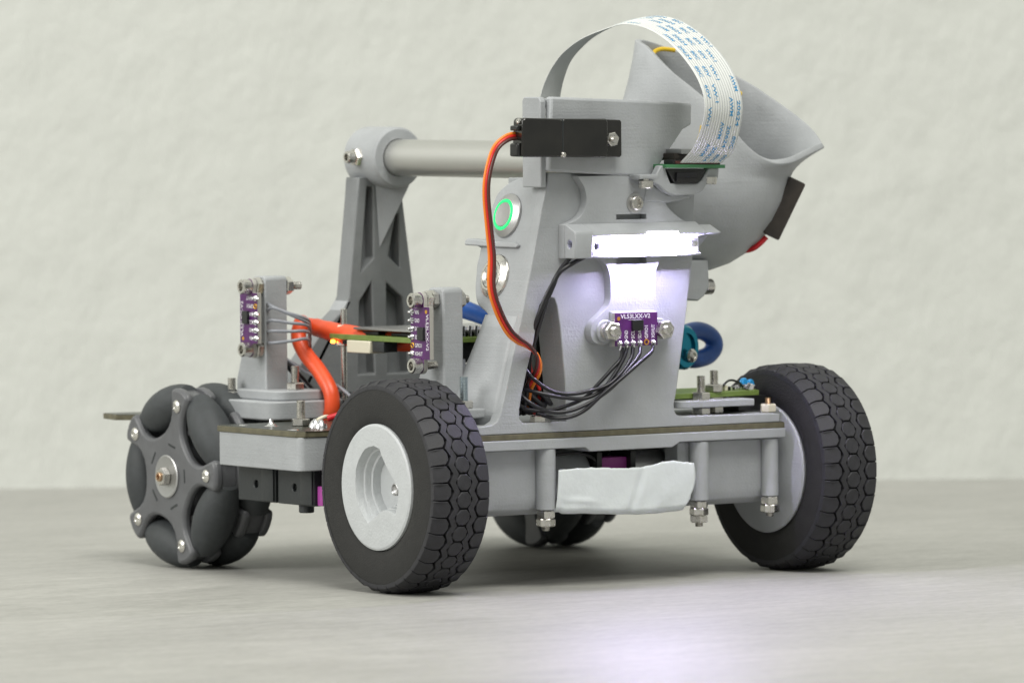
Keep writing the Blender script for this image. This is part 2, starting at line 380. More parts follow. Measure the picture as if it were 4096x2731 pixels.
def front_wheel(cx, side):
    """outer face at cx; side -1 = wheel on the left (outer face looks to -x)"""
    wheel = empty('wheel', robot, (cx, 0, R0))
    if side > 0: wheel.rotation_euler = (0, 0, math.pi)
    # tyre: lathe about the x axis (local, 0 = outer face)
    bm = bmesh.new()
    b_lathe(bm, (0, 0, 0), (1, 0, 0), [(.9, 19.3), (.35, 19.9), (-.1, 22), (-.15, 25), (.0, 29.0), (.3, 30.1), (1.3, 30.35), (3, 30.4), (10.3, 30.5), (17.6, 30.4), (19.3, 30.35), (20.3, 30.1), (20.6, 29.0), (20.75, 25), (20.7, 22), (19.6, 19.6), (17, 19.2)], 96, 0, False, False)
    link('tyre', finish(bm, 40), 'rubber', wheel)
    for sg, xc in ((-1, 6.95), (1, 13.65)):
        bm = bmesh.new(); b_rib(bm, xc, .72, sg); link('tread_rib', finish(bm, 25), 'tread', wheel)
    for i in range(NB):
        for k, me in enumerate(TREAD):
            a = 2*math.pi*(i+(0 if k == 2 else .5))/NB
            o = bpy.data.objects.new('tread_block', me); COL.objects.link(o); o.parent = wheel; o.rotation_euler = (a, 0, 0)
    # rim: face plate with a stepped hub recess
    rec = [(6.8, 10.3), (5.3, 11.4), (3.4, 12.1), (.5, 12.6), (-2.7, 11.8), (-3.4, 10.2), (-6.4, 6.6), (-10.6, 2.6), (-12.9, -.2), (-12.6, -3.6), (-11, -8), (-7.5, -7), (-3.9, -6.9), (-1, -8.6), (3.9, -11.2), (6.4, -9.4), (8.8, -6.4), (10.6, -3.1), (10.9, .6), (10.6, 4.9), (9.2, 7.6)]
    bm = bmesh.new(); n = len(rec)
    es = []
    out = [bm.verts.new((-.55, -y, z)) for y, z in circle(0, 0, 16.8, 64)]
    inn = [bm.verts.new((-.55, y, z)) for y, z in rec]
    for L_ in (out, inn):
        for i in range(len(L_)): es.append(bm.edges.new((L_[i], L_[(i+1) % len(L_)])))
    bmesh.ops.triangle_fill(bm, edges=es, use_beauty=True)
    prev = out
    for xx, rr in ((-.45, 18.6), (-.1, 19.25), (.8, 19.3)):
        cur = [bm.verts.new((xx, -y, z)) for y, z in circle(0, 0, rr, 64)]
        for i in range(64): bm.faces.new((prev[i], prev[(i+1) % 64], cur[(i+1) % 64], cur[i]))
        prev = cur
    prev = inn
    for xx, sc_, oy in ((1.9, .95, -.2), (2.0, .90, -.4), (3.8, .85, -.5), (3.9, .79, -.7), (6.2, .73, -.8), (6.3, .62, -1)):
        cur = [bm.verts.new((xx, y*sc_+oy, z*sc_)) for y, z in rec]
        for i in range(n): bm.faces.new((prev[i], prev[(i+1) % n], cur[(i+1) % n], cur[i]))
        prev = cur
    bm.faces.new(prev)
    link('rim', finish(bm, 25), 'rim', wheel)
    b2 = bmesh.new(); b_lathe(b2, (3.4, -10.4, -.2), (-1, 0, 0), [(0, 1.9), (3.6, 1.9), (3.8, 1.6), (3.2, 1.3), (2.6, .01)], 20)
    link('grub_screw', finish(b2), 'alu_disc', wheel)
    # inner hub cover
    bm = bmesh.new(); b_lathe(bm, (0, 0, 0), (1, 0, 0), [(17.5, 19.2), (20.9, 20.6), (21.4, 20.2), (24.2, 9.5), (26, 8.5), (26, .1)], 64, 0, False, True)
    link('hub_cover', finish(bm, 30), 'pla', wheel)
    return wheel
front_wheel(-84.1, -1)
front_wheel(84.1, 1)

# ------------------------------------------------------------------ omni wheels at the back
def omni_meshes():
    # one barrel roller, axis along y, centre at the origin
    bm = bmesh.new(); ra = 22.6; Ro = 29.4; prof = []
    for k in range(17):
        t = -13.2 + 26.4*k/16; prof.append((t, math.sqrt(Ro*Ro-t*t)-ra))
    prof = [(-13.2, .8), (-13.4, prof[0][1]-.7)] + prof + [(13.4, prof[-1][1]-.7), (13.2, .8)]
    b_lathe(bm, (0, 0, 0), (0, 1, 0), prof, 32); roller = finish(bm, 40); roller.materials.append(M['roller'])
    half = [(0, 13.8), (3, 14.0), (5.6, 14.8), (7.8, 16.3), (9.3, 18.3), (10.2, 20.6), (11.1, 23), (11.8, 24.6)]
    outl = []
    for k in range(5):
        a = math.radians(72*k)
        pts = list(reversed(half)) + [(-t, r) for t, r in half[1:]]
        for t, r in pts: outl.append((t*math.cos(a)-r*math.sin(a), t*math.sin(a)+r*math.cos(a)))
        b = math.radians(72*k+36)   # arm tip arc
        tips = [(4.7, 28.0), (2.6, 28.7), (0, 29.0), (-2.6, 28.7), (-4.7, 28.0)]
        outl += [(t*math.cos(b)-r*math.sin(b), t*math.sin(b)+r*math.cos(b)) for t, r in tips]
    return roller, outl, ra
ROLLER, OMNI_OUT, RA = omni_meshes()
def b_star(bm, x0, x1, phase):
    c, s = math.cos(phase), math.sin(phase)
    pts = [(u*c-v*s, u*s+v*c) for u, v in OMNI_OUT]
    b_plate(bm, pts, YZ, x0, x1)
def omni(cx, y, side):
    """cx = x of the outer screw plane"""
    wh = empty('omni_wheel', robot, (cx, y, 29.4))
    if side > 0: wh.rotation_euler = (0, 0, math.pi)
    for row, (x0, ph) in enumerate(((0, math.radians(-54+3)), (12.2, math.radians(-54+39)))):
        bm = bmesh.new(); b_star(bm, x0-.9, x0+2.4, -ph)
        link('side_plate', finish(bm, 30), 'hub', wh, bevel=1.1)
        bm = bmesh.new(); b_star(bm, x0+7.8, x0+10.4, -ph); b_lathe(bm, (x0+2.4, 0, 0), (1, 0, 0), [(0, 13), (14, 13)], 32)
        link('inner_plate', finish(bm, 30), 'hub', wh, bevel=.6)
        for k in range(5):
            a = -ph + math.radians(72*k)       # direction of the roller's middle: up vector rotated about x
            o = bpy.data.objects.new('roller', ROLLER); COL.objects.link(o); o.parent = wh
            o.rotation_euler = (a, 0, 0); o.location = Vector((x0+5.0, -RA*math.sin(a), RA*math.cos(a)))*S
            b = a + math.radians(36); r_ = 23.4
            pos = (x0-.75, -r_*math.sin(b), r_*math.cos(b))
            put('screw', 'pan', 4.2, 1.1, pos, (-1, 0, 0), wh)
            bm = bmesh.new(); b_box(bm, (x0+2.2, -4.2, 20), (x0+8.0, 4.2, 27.6), 1.2)
            bmesh.ops.rotate(bm, cent=(0, 0, 0), matrix=Matrix.Rotation(b, 3, 'X'), verts=bm.verts)
            link('fork', finish(bm), 'hub', wh)
    # hub parts
    lathe('hub_disc', (-.5, 0, 0), (-1, 0, 0), [(0, 6.9), (.9, 6.9), (1.1, 6.5), (.9, 5.4), (.9, .01)], 'alu_disc', wh, 40)
    put('axle_nut', 'nut', 5.2, 2.6, (-1.4, 0, 0), (-1, 0, 0), wh, spin=.3)
    put('axle_screw', 'socket', 3.0, 1.4, (-3.2, 0, 0), (-1, 0, 0), wh, mt='brass')
    for k in range(5):
        a = math.radians(72*k+15); bm = bmesh.new(); b_box(bm, (-1.0, -2.2, 9.8), (.6, 2.2, 10.6), .15)
        bmesh.ops.rotate(bm, cent=(0, 0, 0), matrix=Matrix.Rotation(a, 3, 'X'), verts=bm.verts); link('slot_rib', finish(bm), 'motor', wh)
    cyl('axle', (18, 0, 0), (34, 0, 0), 3, 'steel', wh)
    return wh
omni(-79.6, 127.1, -1)
omni(79.6, 127.1, 1)

# ------------------------------------------------------------------ chassis
chassis = empty('chassis', robot)
brd = [(-60, -16.3), (58.8, -16.3), (60.3, -12), (60.3, 30), (64, 38), (87, 38), (87, 86), (56, 92), (50, 160), (-50, 160), (-52, 166), (-78, 171), (-80, 160), (-50, 140), (-50, 92), (-60, 87.4), (-85.6, 87.4), (-87.8, 85.2), (-87.8, 39.6), (-85.6, 37.5), (-60.5, 37.5)]
plate('base_board', brd, XY, 46.0, 47.75, 'fr4', chassis, bevel=.15, label='olive edged circuit board forming the base')
plate('board_mask', [(x*.996, y+(.25 if y < 0 else -.25)) for x, y in brd], XY, 47.75, 47.86, 'solder_mask', chassis, bevel=0)
plate('lower_bracket', [(-60, 42.9), (-18.5, 42.8), (-16.6, 41.5), (14.6, 41.6), (17.6, 43.1), (58.6, 43.0), (58.6, 45.95), (-60, 45.95)], XZ, -17.2, 30, 'pla', chassis, bevel=.3)
plate('upper_bracket', rounded(-60, -11.9, 57.2, 30, 1.5), XY, 47.9, 50.5, 'pla', chassis)
# side pods that carry the rear motors
for sg in (-1, 1):
    xs = sorted((sg*87.5, sg*50)); plate('motor_cover', rounded(xs[0], 37.9, xs[1], 86, 2.4), XY, 35.5, 45.95, 'pla', chassis, bevel=.3)
    for y0, y1 in ((41.5, 62.2), (63.8, 85.4)):
        b = empty('gear_motor', chassis)
        x0 = sg*80
        yc = (y0+y1)/2
        plate('motor_case', [(y0, 24.2), (y1, 24.2), (y1, 35.4), (y0, 35.4)], YZ, x0, sg*56, 'motor', b, holes=[circle(y0+11.2, 29.6, 1.25, 16)], bevel=.3)
        box('motor_step', (min(x0, x0+sg*.7), y0+.3, 24.6), (max(x0, x0+sg*.7), y0+7, 35.3), 'motor', b, .2)
        cyl('motor_pin', (x0-sg*1, y0+11.2, 29.6), (x0-sg*8, y0+11.2, 29.6), 1.3, 'black', b)
    box('magenta_clip', (min(sg*79, sg*70), 38.2, 24.4), (max(sg*79, sg*70), 41.2, 30.5), 'magenta', chassis, .5)
    cyl('cable_foot', (sg*76, 52, 24.3), (sg*76, 52, 21.6), 2.4, 'motor', chassis)
# motor housings under the front, with their posts
def housing(x0, x1):
    prof = [(-12.6, 42.7), (-12.6, 27.5), (-11.2, 24.2), (-8, 22.4), (20, 22.0), (24, 26), (24, 42.7)]
    plate('motor_housing', prof, YZ, x0, x1, 'pla', chassis, bevel=.4)
housing(-60, -27.2); housing(22.5, 57.2)
plate('housing_web', [(-12.9, 42.7), (-12.9, 22.6), (-6, 22.6), (-6, 42.7)], YZ, 19.6, 23, 'pla', chassis, bevel=.3)
for x, r, zb, n in ((-31.2, 3.1, 24.0, 2), (27.0, 3.1, 24.4, 3), (54.6, 2.7, 24.6, 2)):
    cyl('post', (x, -14, zb), (x, -14, 42.9), r, 'pla', chassis, 28)
    for k in range(n):
        h = 2.25 if n > 2 else 2.5
        put('nut', 'nut', 5.1, h, (x, -14, zb-.1-k*h), (0, 0, -1), chassis, spin=.25+k*.4)
    put('screw_end', 'thread', 2.6, 1.2, (x, -14, zb-.2-n*h), (0, 0, -1), chassis)
# motors seen in the gap above the tape
cyl('motor_can', (-27, 2, 33.5), (-7.5, 2, 33.5), 8, 'pla', chassis, 36, 1.4)
cyl('motor_can', (22, 2, 33.5), (6.5, 2, 33.5), 8, 'alu_disc', chassis, 36, 1.4)
box('clip', (-5.5, -6, 30), (5.2, 2, 38.6), 'magenta', chassis, .5, label='small magenta clip between the motors')
for x in (-6.6, 6.2): box('motor_tab', (x-1, -8, 29), (x+1, 3, 40.5), 'black', chassis, .3)
box('belly_plate', (-27, -4, 22.2), (22, 25, 25), 'pla_shaded', chassis, .3)
box('inner_wall', (-27, 24, 24), (22, 28, 42), 'motor', chassis, .3)
tube('black_wire', [(-26, -6, 40), (-16, -9, 40.6), (-9, -8, 38.6), (-6, -5, 36), (-4, -3, 40)], .5, 'wire_black', chassis)
# tape: torn white strip across the front
def tape():
    bm = bmesh.new(); nx, nz = 56, 20; grid = []
    for i in range(nx+1):
        u = i/nx; x = -28.8 + 51.4*u; col = []
        top = 36.3 + .35*math.sin(9*u)+.9*math.exp(-((u-.80)/.12)**2)+.06*math.sin(u*61)+.08*random.uniform(-1, 1)
        bot = 22.3 + .5*math.sin(5*u+1)-.6*math.sin(math.pi*u)+.05*math.sin(u*41)
        if u > .93: bot += (u-.93)*62
        if u < .04: bot += .6
        for j in range(nz+1):
            v = j/nz; z = top+(bot-top)*v
            y = -17.6 - .9*math.sin(math.pi*u) + 1.0*math.sin(u*5+v*2)*v*.4 - .8*v*(1-v)
            y += -.5*math.exp(-((v-.72-.25*(u-.2))/.05)**2)*math.exp(-((u-.16)/.11)**2)
            y += .6*math.exp(-((u-.62+.12*v)/.02)**2)*.9 + .18*math.sin(u*23+v*9)*v*v
            if v > .9: y += (v-.9)*14
            xx = x + (-.9*v if u < .1 else 0) + (.4*math.sin(v*3) if u > .9 else 0) - (2.0*max(0, v-.5) if u > .97 else 0)
            col.append(bm.verts.new((xx, y, z)))
        grid.append(col)
    for i in range(nx):
        for j in range(nz): bm.faces.new((grid[i][j], grid[i+1][j], grid[i+1][j+1], grid[i][j+1]))
    o = link('tape', finish(bm, 80), 'tape', robot, label='wrinkled white tape strip with torn top edge')
    s = o.modifiers.new('thick', 'SOLIDIFY'); s.thickness = .00015
tape()

# ------------------------------------------------------------------ column
column = empty('column', robot)
TILT = .26
post = [(-60, 47.9), (-60, 50.45), (-55.5, 50.5), (-52.6, 50.8), (-50.6, 51.9), (-49.2, 54.6), (-47.6, 60.3), (-44.8, 71.2), (-41.7, 82), (-37.2, 100.4), (-33.6, 116.3), (-31.5, 124), (-31.2, 127.4), (4, 126.4),
        (25.2, 126), (24.3, 118.4), (23.4, 98.4), (22, 90.5), (19.6, 74.8), (17, 58.9), (16, 55), (16.1, 52.9), (17, 51.6), (18.8, 51.0), (50, 50.7), (57.0, 50.5), (57.0, 47.9)]
opening = [(-34.6, 87.0), (-36.8, 76), (-39.5, 66.7), (-41.3, 60.1), (-42.3, 55.3), (-42.4, 52.6), (-41.2, 51.2), (-39.5, 50.9), (-24.7, 50.9), (-25.2, 63.3), (-26.9, 79.7), (-28.0, 86.6), (-29.0, 88.9), (-31.5, 89.4)]
plate('front_panel', post, XZ, -16.2, -12, 'pla', column, holes=[opening], bevel=.3)
plate('opening_jamb', [(-24.6, 50.6), (-25.1, 63.3), (-26.8, 79.7), (-27.9, 86.6), (-29, 88.9), (-27.0, 90), (-25.6, 86.6), (-24.6, 79.7), (-22.6, 63.3), (-22, 50.6)], XZ, -15.6, -4, 'pla', column, bevel=.2)
SW = lambda u, v, t: (-63.3+TILT*v+t, u, v)      # leaning side wall
side = [(-16.0, 51), (-15.9, 124)] + [(-5.3, 126)] + curve2([(-1, 125.6), (5.0, 124.0), (9.8, 121.0), (11.4, 117.2), (11.8, 112.2), (12.0, 104), (13.4, 99.7), (12.6, 95.5), (11.5, 91.1), (8.6, 86.8), (2.5, 84.0), (.1, 81.4), (-.4, 76.5), (1.3, 72.4), (4.3, 65.3), (6.5, 58), (8.0, 51)], 4)
plate('side_panel', side, SW, 0, 3, 'pla', column, bevel=.5)
# flared foot of the side panel, rounding out towards the front corner
bm = bmesh.new(); rows = []
for k in range(9):
    z = 50.7 + 33*k/8; row = []
    for j in range(8):
        u = j/7; y = -14 + (17+4*(1-k/8))*u
        x = -63.3+TILT*z - (3.4*(1-k/8)**1.3)*(1-math.cos(u*math.pi/2*1.5)) - .06
        row.append(bm.verts.new((x, y, z)))
    rows.append(row)
for a, b in zip(rows, rows[1:]):
    for j in range(7): bm.faces.new((a[j], a[j+1], b[j+1], b[j]))
o = link('side_flare', finish(bm, 60), 'pla', column); s = o.modifiers.new('t', 'SOLIDIFY'); s.thickness = .002; s.offset = -1
plate('hidden_side_wall', [(-12, 50.6), (-12, 122.4), (14, 122.4), (18, 50.6)], lambda u, v, t: (13.6+.09*(v-50)+t, u, v), -3, 0, 'pla', column, bevel=.4)  # unseen right wall, added to keep light out of the column
plate('cap', [(-31, -12), (25, -12), (25, 10), (-28, 10)], XY, 122.5, 125.5, 'pla', column, bevel=.4)  # unseen top, added to keep light out of the column
# ledge between the push buttons
plate('ledge', [(-8.4, 105.2), (-7.6, 104.3), (8, 104.4), (20.4, 104.6), (20.9, 105.8), (20.0, 106.7), (8, 106.2), (-6, 106.0)], SW, -1.3, 2.4, 'pla', column, bevel=.4)
plate('ledge_web', [(9, 99.5), (13.4, 99.7), (13.6, 103.8), (18, 105), (9, 105)], SW, .4, 2.4, 'pla', column, bevel=.2)
# buttons
def button(y, z, lit):
    n = Vector((-1, 0, TILT)).normalized()
    base = Vector((-63.3+TILT*z, y, z))
    b = empty('push_button', robot)
    b['label'] = 'round steel push button with lit green ring' if lit else 'round steel push button, unlit, below the ledge'
    mt = 'alu_disc' if lit else 'steel'
    lathe('bezel', base - n*.5, n, [(0, 7), (.9, 7), (1.25, 6.8), (2.3, 5.15), (2.35, 4.95), (1.4, 4.9), (1.4, .01)], mt, b, 48, sm=25)
    lathe('light_ring' if lit else 'ring', base - n*.5, n, [(1.5, 4.85), (2.55, 4.85), (2.65, 4.7), (2.65, 4.05), (2.3, 4.0), (1.5, 4.0)], 'ring' if lit else 'steel', b, 48, sm=25)
    lathe('cap', base - n*.5, n, [(1.4, 3.95), (2.5, 3.95), (2.7, 3.7), (2.6 if lit else 2.2, 2.9), (2.5 if lit else 2.0, .01)], mt, b, 48, sm=25)
    if not lit:
        bm = bmesh.new(); ax, u, v = frame(n); c = base+n*1.85
        pts = [c + (Vector((0, 1, 0))*math.cos(a)+n.cross(Vector((0, 1, 0)))*math.sin(a))*2.2 for a in [math.radians(-60+300*k/14+90) for k in range(15)]]
        b_tube(bm, pts, .17, 6, 2); b_tube(bm, [c+n.cross(Vector((0, 1, 0)))*2.8, c+n.cross(Vector((0, 1, 0)))*.6], .17, 6, 2)
        link('power_symbol', finish(bm, 60), 'solder_mask', b)
button(1.8, 113.9, True); button(1.8, 95.3, False)
# wires inside the column, and an added black box to darken the opening
bundle = empty('inner_cables', robot)
box('dark_filler', (-22, 4, 52), (8, 10, 88), 'black', bundle, 1.2, label='added black box that darkens the column opening')
for k in range(8):
    x0 = -40+random.uniform(-1, 5)
    tube('black_wire', [(x0+4, -9+random.uniform(-1, 2), 90+random.uniform(-6, 4)), (x0+random.uniform(1, 5), -8+random.uniform(0, 3), 76), (x0+random.uniform(0, 5), -7, 64+random.uniform(-2, 2)), (x0+random.uniform(2, 9), -6+random.uniform(-2, 3), 53)], .85, 'wire_black', bundle)
for k in range(4):
    tube('black_wire', [(-39+k*3, -9, 57+k), (-35+k*2.6, -11, 54.5+k*.6), (-30+k, -9, 55+k)], .8, 'wire_black', bundle)
tube('red_wire', [(-31, -8, 78), (-32, -7, 68), (-29, -8, 60), (-30, -6, 53)], .6, 'wire_red', bundle)
put('nut', 'nut', 5.4, 2.3, (-31.0, -11.0, 50.6), (0, 0, 1), column, spin=.4)
lathe('washer', (-31, -11, 50.5), (0, 0, 1), [(0, 3.6), (.5, 3.6)], 'steel', column)

# ------------------------------------------------------------------ lamp bracket on the front panel
lamp = empty('lamp_bracket', robot)
lo = curve2([(-27.5, 101.1), (-22, 101.0), (-16.2, 101.0), (-12.9, 99.8), (-11.1, 97.4), (-10.4, 94.5), (-10.3, 91), (-10.4, 88.2), (-11.5, 85.8), (-14.2, 83.6), (-16.8, 81.4), (-17.9, 78.4), (-17, 75.6), (-14.4, 74.4), (-11.1, 74.6), (-6, 74.7)], 3) + \
     curve2([(3, 74.7), (5.8, 74.7), (10.4, 75.0), (13.2, 77.2), (13.1, 80.7), (9.9, 83), (7.5, 85.7), (6.7, 88.4), (6.6, 92), (6.9, 96.6), (8.9, 99.8), (12.9, 101.1), (17.0, 101.3), (21.3, 101.4)], 3) + \
     [(27.5, 107.6)] + curve2([(27.5, 108.8), (23.6, 110.1), (17.9, 111.7), (12.8, 115), (10, 118.6), (8.5, 124)], 4) + \
     [(8.5, 126.2), (-22.4, 126.2)] + curve2([(-22.6, 126.3), (-19.6, 122), (-19.4, 117.1), (-22.3, 113.2), (-27.5, 111.3)], 4)
plate('bracket_plate', lo, XZ, -19.6, -16.25, 'pla', lamp, holes=[[(-8, 98.9), (3.4, 98.9), (3.4, 100.9), (-8, 100.9)], [(-8, 112.6), (3.4, 112.6), (3.4, 114.2), (-8, 114.2)]], bevel=.3)
hood = [(-19.7, 101.1), (-22.5, 101.1), (-22.8, 101.6), (-22.5, 102.0), (-20.6, 102.0), (-20.6, 107.0), (-25.2, 107.6), (-25.6, 108.2), (-19.7, 111.6)]
plate('lamp_hood', hood, YZ, -20.8, 22.0, 'pla', lamp, bevel=.15)
plate('hood_end', [(-19.7, 101.1), (-24.9, 101.1), (-25.6, 108.2), (-25.0, 109.4), (-19.7, 111.7)], YZ, -27.6, -20.9, 'pla', lamp, bevel=.3, holes=[circle(-22.3, 105.5, 1.3, 14)])
plate('hood_end', [(-19.7, 107.8), (-25.2, 107.7), (-25.6, 108.2), (-19.7, 110.6)], YZ, 22.1, 27.6, 'pla', lamp, bevel=.3)
led = empty('led_strip', lamp)
box('circuit_strip', (-20.6, -21.6, 102.2), (21.8, -20.7, 107.1), 'white_ink', led, .1)
box('led_glow', (-14.6, -24.6, 102.2), (16.0, -21.7, 106.9), 'led', led, .8, label='white glowing lamp strip')
box('led_glow', (-.6, -26.0, 107.1), (11.0, -25.2, 108.9), 'notch_glow', led, .2, label='added glowing patch for lamp light showing through a notch')  # glowing block stands in for light coming through a notch
box('solder_pad', (-20.4, -22.2, 102.6), (-18.4, -21.6, 106.4), 'solder', led, .2)
lathe('solder_pad', (19.6, -21.6, 105), (0, -1, 0), [(0, 1.5), (.8, 1.2), (1.2, .5)], 'solder', led, 12)
box('resistor', (-17.6, -22.6, 103.6), (-15.8, -21.6, 105.6), 'black', led, .15)
put('screw', 'socket', 4.4, 1.8, (-1.0, -19.6, 117.6), (0, -1, 0), lamp)
lathe('washer', (-1.0, -19.5, 117.6), (0, -1, 0), [(0, 3.1), (.35, 3.1), (.4, 2.9)], 'alu_disc', lamp, 28)

# ------------------------------------------------------------------ sensor boards
def sensor(org, u, v, n, kind, label):
    """u along the long side, v towards the title, n out of the face"""
    org, u, v, n = map(Vector, (org, u, v, n))
    P = lambda a, b, c=0: org + u*a + v*b + n*c
    s = empty('distance_sensor', robot); s['label'] = label
    def pl(name, poly, c0, c1, mt, bevel=.1): 
        bm = bmesh.new(); b_plate(bm, poly, lambda a, b, t: P(a, b, t), c0, c1); return link(name, finish(bm), mt, s, bevel=bevel)
    w = 8.1
    outl = [(-w, -5.2), (w, -5.2), (w, -2.2)] + [(10 + 2.6*math.cos(math.radians(a)), -.4 + 2.5*math.sin(math.radians(a))) for a in range(-75, 80, 20)] + [(w, 2.0), (w, 5.2), (-w, 5.2), (-w, 2.0)] + [(-10 + 2.6*math.cos(math.radians(a)), -.4 + 2.5*math.sin(math.radians(a))) for a in range(105, 260, 20)] + [(-w, -2.2)]
    pl('board', outl, -1.5, -.05, 'purple_edge')
    pl('face', [(a*.993, b*.985) for a, b in outl], -.05, .03, 'purple', 0)
    pl('sensor_chip', [(-1.85, -.4), (2.2, -.4), (2.2, 2.8), (-1.85, 2.8)], .03, 1.0, 'black')
    bm = bmesh.new()
    for a0, b0, a1, b1 in ((-2.9, 2.9, 1.9, 3.0),): b_plate(bm, [(a0, b0), (a1, b0), (a1, b1), (a0, b1)], lambda a, b, t: P(a, b, t), .035, .07)
    b_text(bm, 'VL53LXX-V2', lambda x, y: P(-5.9+11.2*x, 3.35+1.35*y, .08))
    names = ['VIN', 'GND', 'SCL', 'SDA', 'GPIO1', 'XSHUT']; ln = [2.3, 2.6, 2.6, 2.6, 3.9, 4.2]
    for k, (t, L_) in enumerate(zip(names, ln)):
        a = -6.35 + 2.54*k
        b_text(bm, t, lambda x, y, a=a, L_=L_: P(a+.62-1.25*y, -2.9+L_*x, .08))
    link('lettering', finish(bm), 'white_ink', s)
    for k in range(6):
        a = -6.35+2.54*k
        if k == 4:
            bm = bmesh.new(); c = P(a, -4.1, .1)
            b_tube(bm, [c + (u*math.cos(q)+v*math.sin(q))*.75 for q in [2*math.pi*i/14 for i in range(15)]], .22, 6, 1); link('pad_ring', finish(bm, 60), 'gold', s)
            continue
        bm = bmesh.new(); b_lathe(bm, P(a, -4.2, 0), n, [(0, 1.05), (.5, .95), (1.1, .45), (1.5, .2)], 10); b_tube(bm, [P(a, -4.3, .5), P(a+.1, -5.4, .5), P(a, -6.2, .1)], .4, 6, 2)
        link('solder_joint', finish(bm, 60), 'solder', s)
    lathe('test_hole', P(-6.6, 3.4, 0), n, [(0, .62), (.09, .62)], 'gold', s, 12)
    for sg in (-1, 1):
        c = P(sg*10, -.4)
        if kind == 'front':
            put('nut', 'nut', 5.4, 2.3, c + n*.1, n, s, spin=.2*sg)
            lathe('washer', c - n*1.6, n, [(0, 2.5), (1.65, 2.5)], 'alu_disc', s, 20)
            put('screw_end', 'thread', 2.9, 3.4, c + n*.1, n, s)
        else:
            put('screw', 'socket', 4.7, 3.2, c + n*.1, n, s)
            if sg < 0 or kind == 'rear':
                put('nut', 'nut', 5.3, 2.2, c - n*3.8, n, s, spin=.3); put('nut', 'nut', 5.3, 2.0, c - n*5.9, n, s, spin=.7)
            put('screw_end', 'thread', 2.5, 9 if sg > 0 and kind == 'left' else 6, c - n*1.5, -n, s)
    return s, P
s1, PF = sensor((-2.75, -22.4, 78.9), (1, 0, 0), (0, 0, 1), (0, -1, 0), 'front', 'purple sensor board facing forward below the lamp')
box('pad', (-11.0, -20.9, 73.6), (5.5, -19.6, 84.5), 'pla', lamp, .2)
for x in (-12.75, 7.25): cyl('boss', (x, -19.6, 78.5), (x, -20.9, 78.5), 3.5, 'pla', lamp)
s2, PL = sensor((-62, 8.6, 78.4), (0, 0, -1), (0, -1, 0), (-1, 0, 0), 'left', 'purple sensor board on the near arm above the left tyre')
s3, PR = sensor((-62, 107, 80.2), (0, 0, 1), (0, 1, 0), (-1, 0, 0), 'rear', 'purple sensor board on the rear arm with grey wires')
# arms that carry the side sensors
def screw_end(x, y, z, h, parent, mt='steel', L=8, below=True):
    put('nut', 'nut', 5.3, 2.3, (x, y, z), (0, 0, 1), parent, spin=random.random(), mt=mt if mt == 'steel' else 'steel')
    put('screw_end', 'thread', 2.8, L, (x, y, z+1.5), (0, 0, 1), parent, mt=mt)
arm = empty('sensor_arm', robot); arm['label'] = 'grey tapered arm above the left tyre holding a purple board'
plate('arm', [(4.6, 59), (4.8, 91.2), (5.8, 92.2), (12.5, 92.2), (13.3, 91.2), (13.4, 74), (21, 60), (23, 55), (4, 55)], YZ, -56, -48.6, 'pla', arm, bevel=.7)
plate('foot', [(-8.6, 52.6), (-8.6, 55.6), (24, 55.6), (24, 52.6)], YZ, -61.5, -49.6, 'pla', arm, bevel=.5)
screw_end(-55.2, -5.0, 55.7, 0, arm, mt='zinc', L=8)
put('nut', 'nut', 5.3, 2.0, (-55.2, -5, 50.5), (0, 0, 1), arm, spin=.5)
lathe('washer', (-55.2, -5, 50.45), (0, 0, 1), [(0, 3.2), (.4, 3.2)], 'steel', arm)
put('nut', 'nut', 5.0, 2.4, (-48.6, 8.8, 88.4), (1, 0, 0), arm, spin=.6)
put('screw_end', 'thread', 2.6, 2.2, (-46.6, 8.8, 88.4), (1, 0, 0), arm)
arm2 = empty('sensor_arm', robot); arm2['label'] = 'grey tapered arm behind it, beside the omni wheel, on a round foot'
plate('arm', [(103.4, 56), (103.6, 92.6), (104.4, 93.4), (110, 93.4), (111, 92.4), (111, 74), (118, 68), (121, 60), (121, 55), (101, 55)], YZ, -58, -49.6, 'pla', arm2, bevel=.7)
plate('foot', rounded(-66, 88, -36, 122, 6), XY, 48.3, 54.2, 'pla', arm2, bevel=.5)
plate('foot_step', rounded(-62, 90, -42, 118, 5), XY, 54.2, 57.4, 'pla', arm2, bevel=.5)
screw_end(-52, 95.5, 57.4, 0, arm2, L=6)
screw_end(-62, 117.5, 54.2, 0, arm2, L=5)
put('nut', 'nut', 5.0, 2.4, (-49.6, 105.5, 90.2), (1, 0, 0), arm2, spin=.6)
put('screw_end', 'thread', 2.6, 4.2, (-47.6, 105.5, 90.2), (1, 0, 0), arm2)
for z0, z1, zc in ((81.5, 80, 83.6), (78.1, 78.0, 79.6), (75.2, 76, 76.2), (72.0, 73.6, 72.4), (84.6, 79.0, 84.0)):
    tube('grey_wire', [(-58.4, 111.6, z0), (-56.5, 106, z0+.4), (-58.2, 99, zc), (-54.5, 94.5, (zc+z1)/2), (-49, 93.5, z1), (-44, 99, z1-2), (-41, 104, z1-6)], .52, 'wire_grey', s3, label=None)

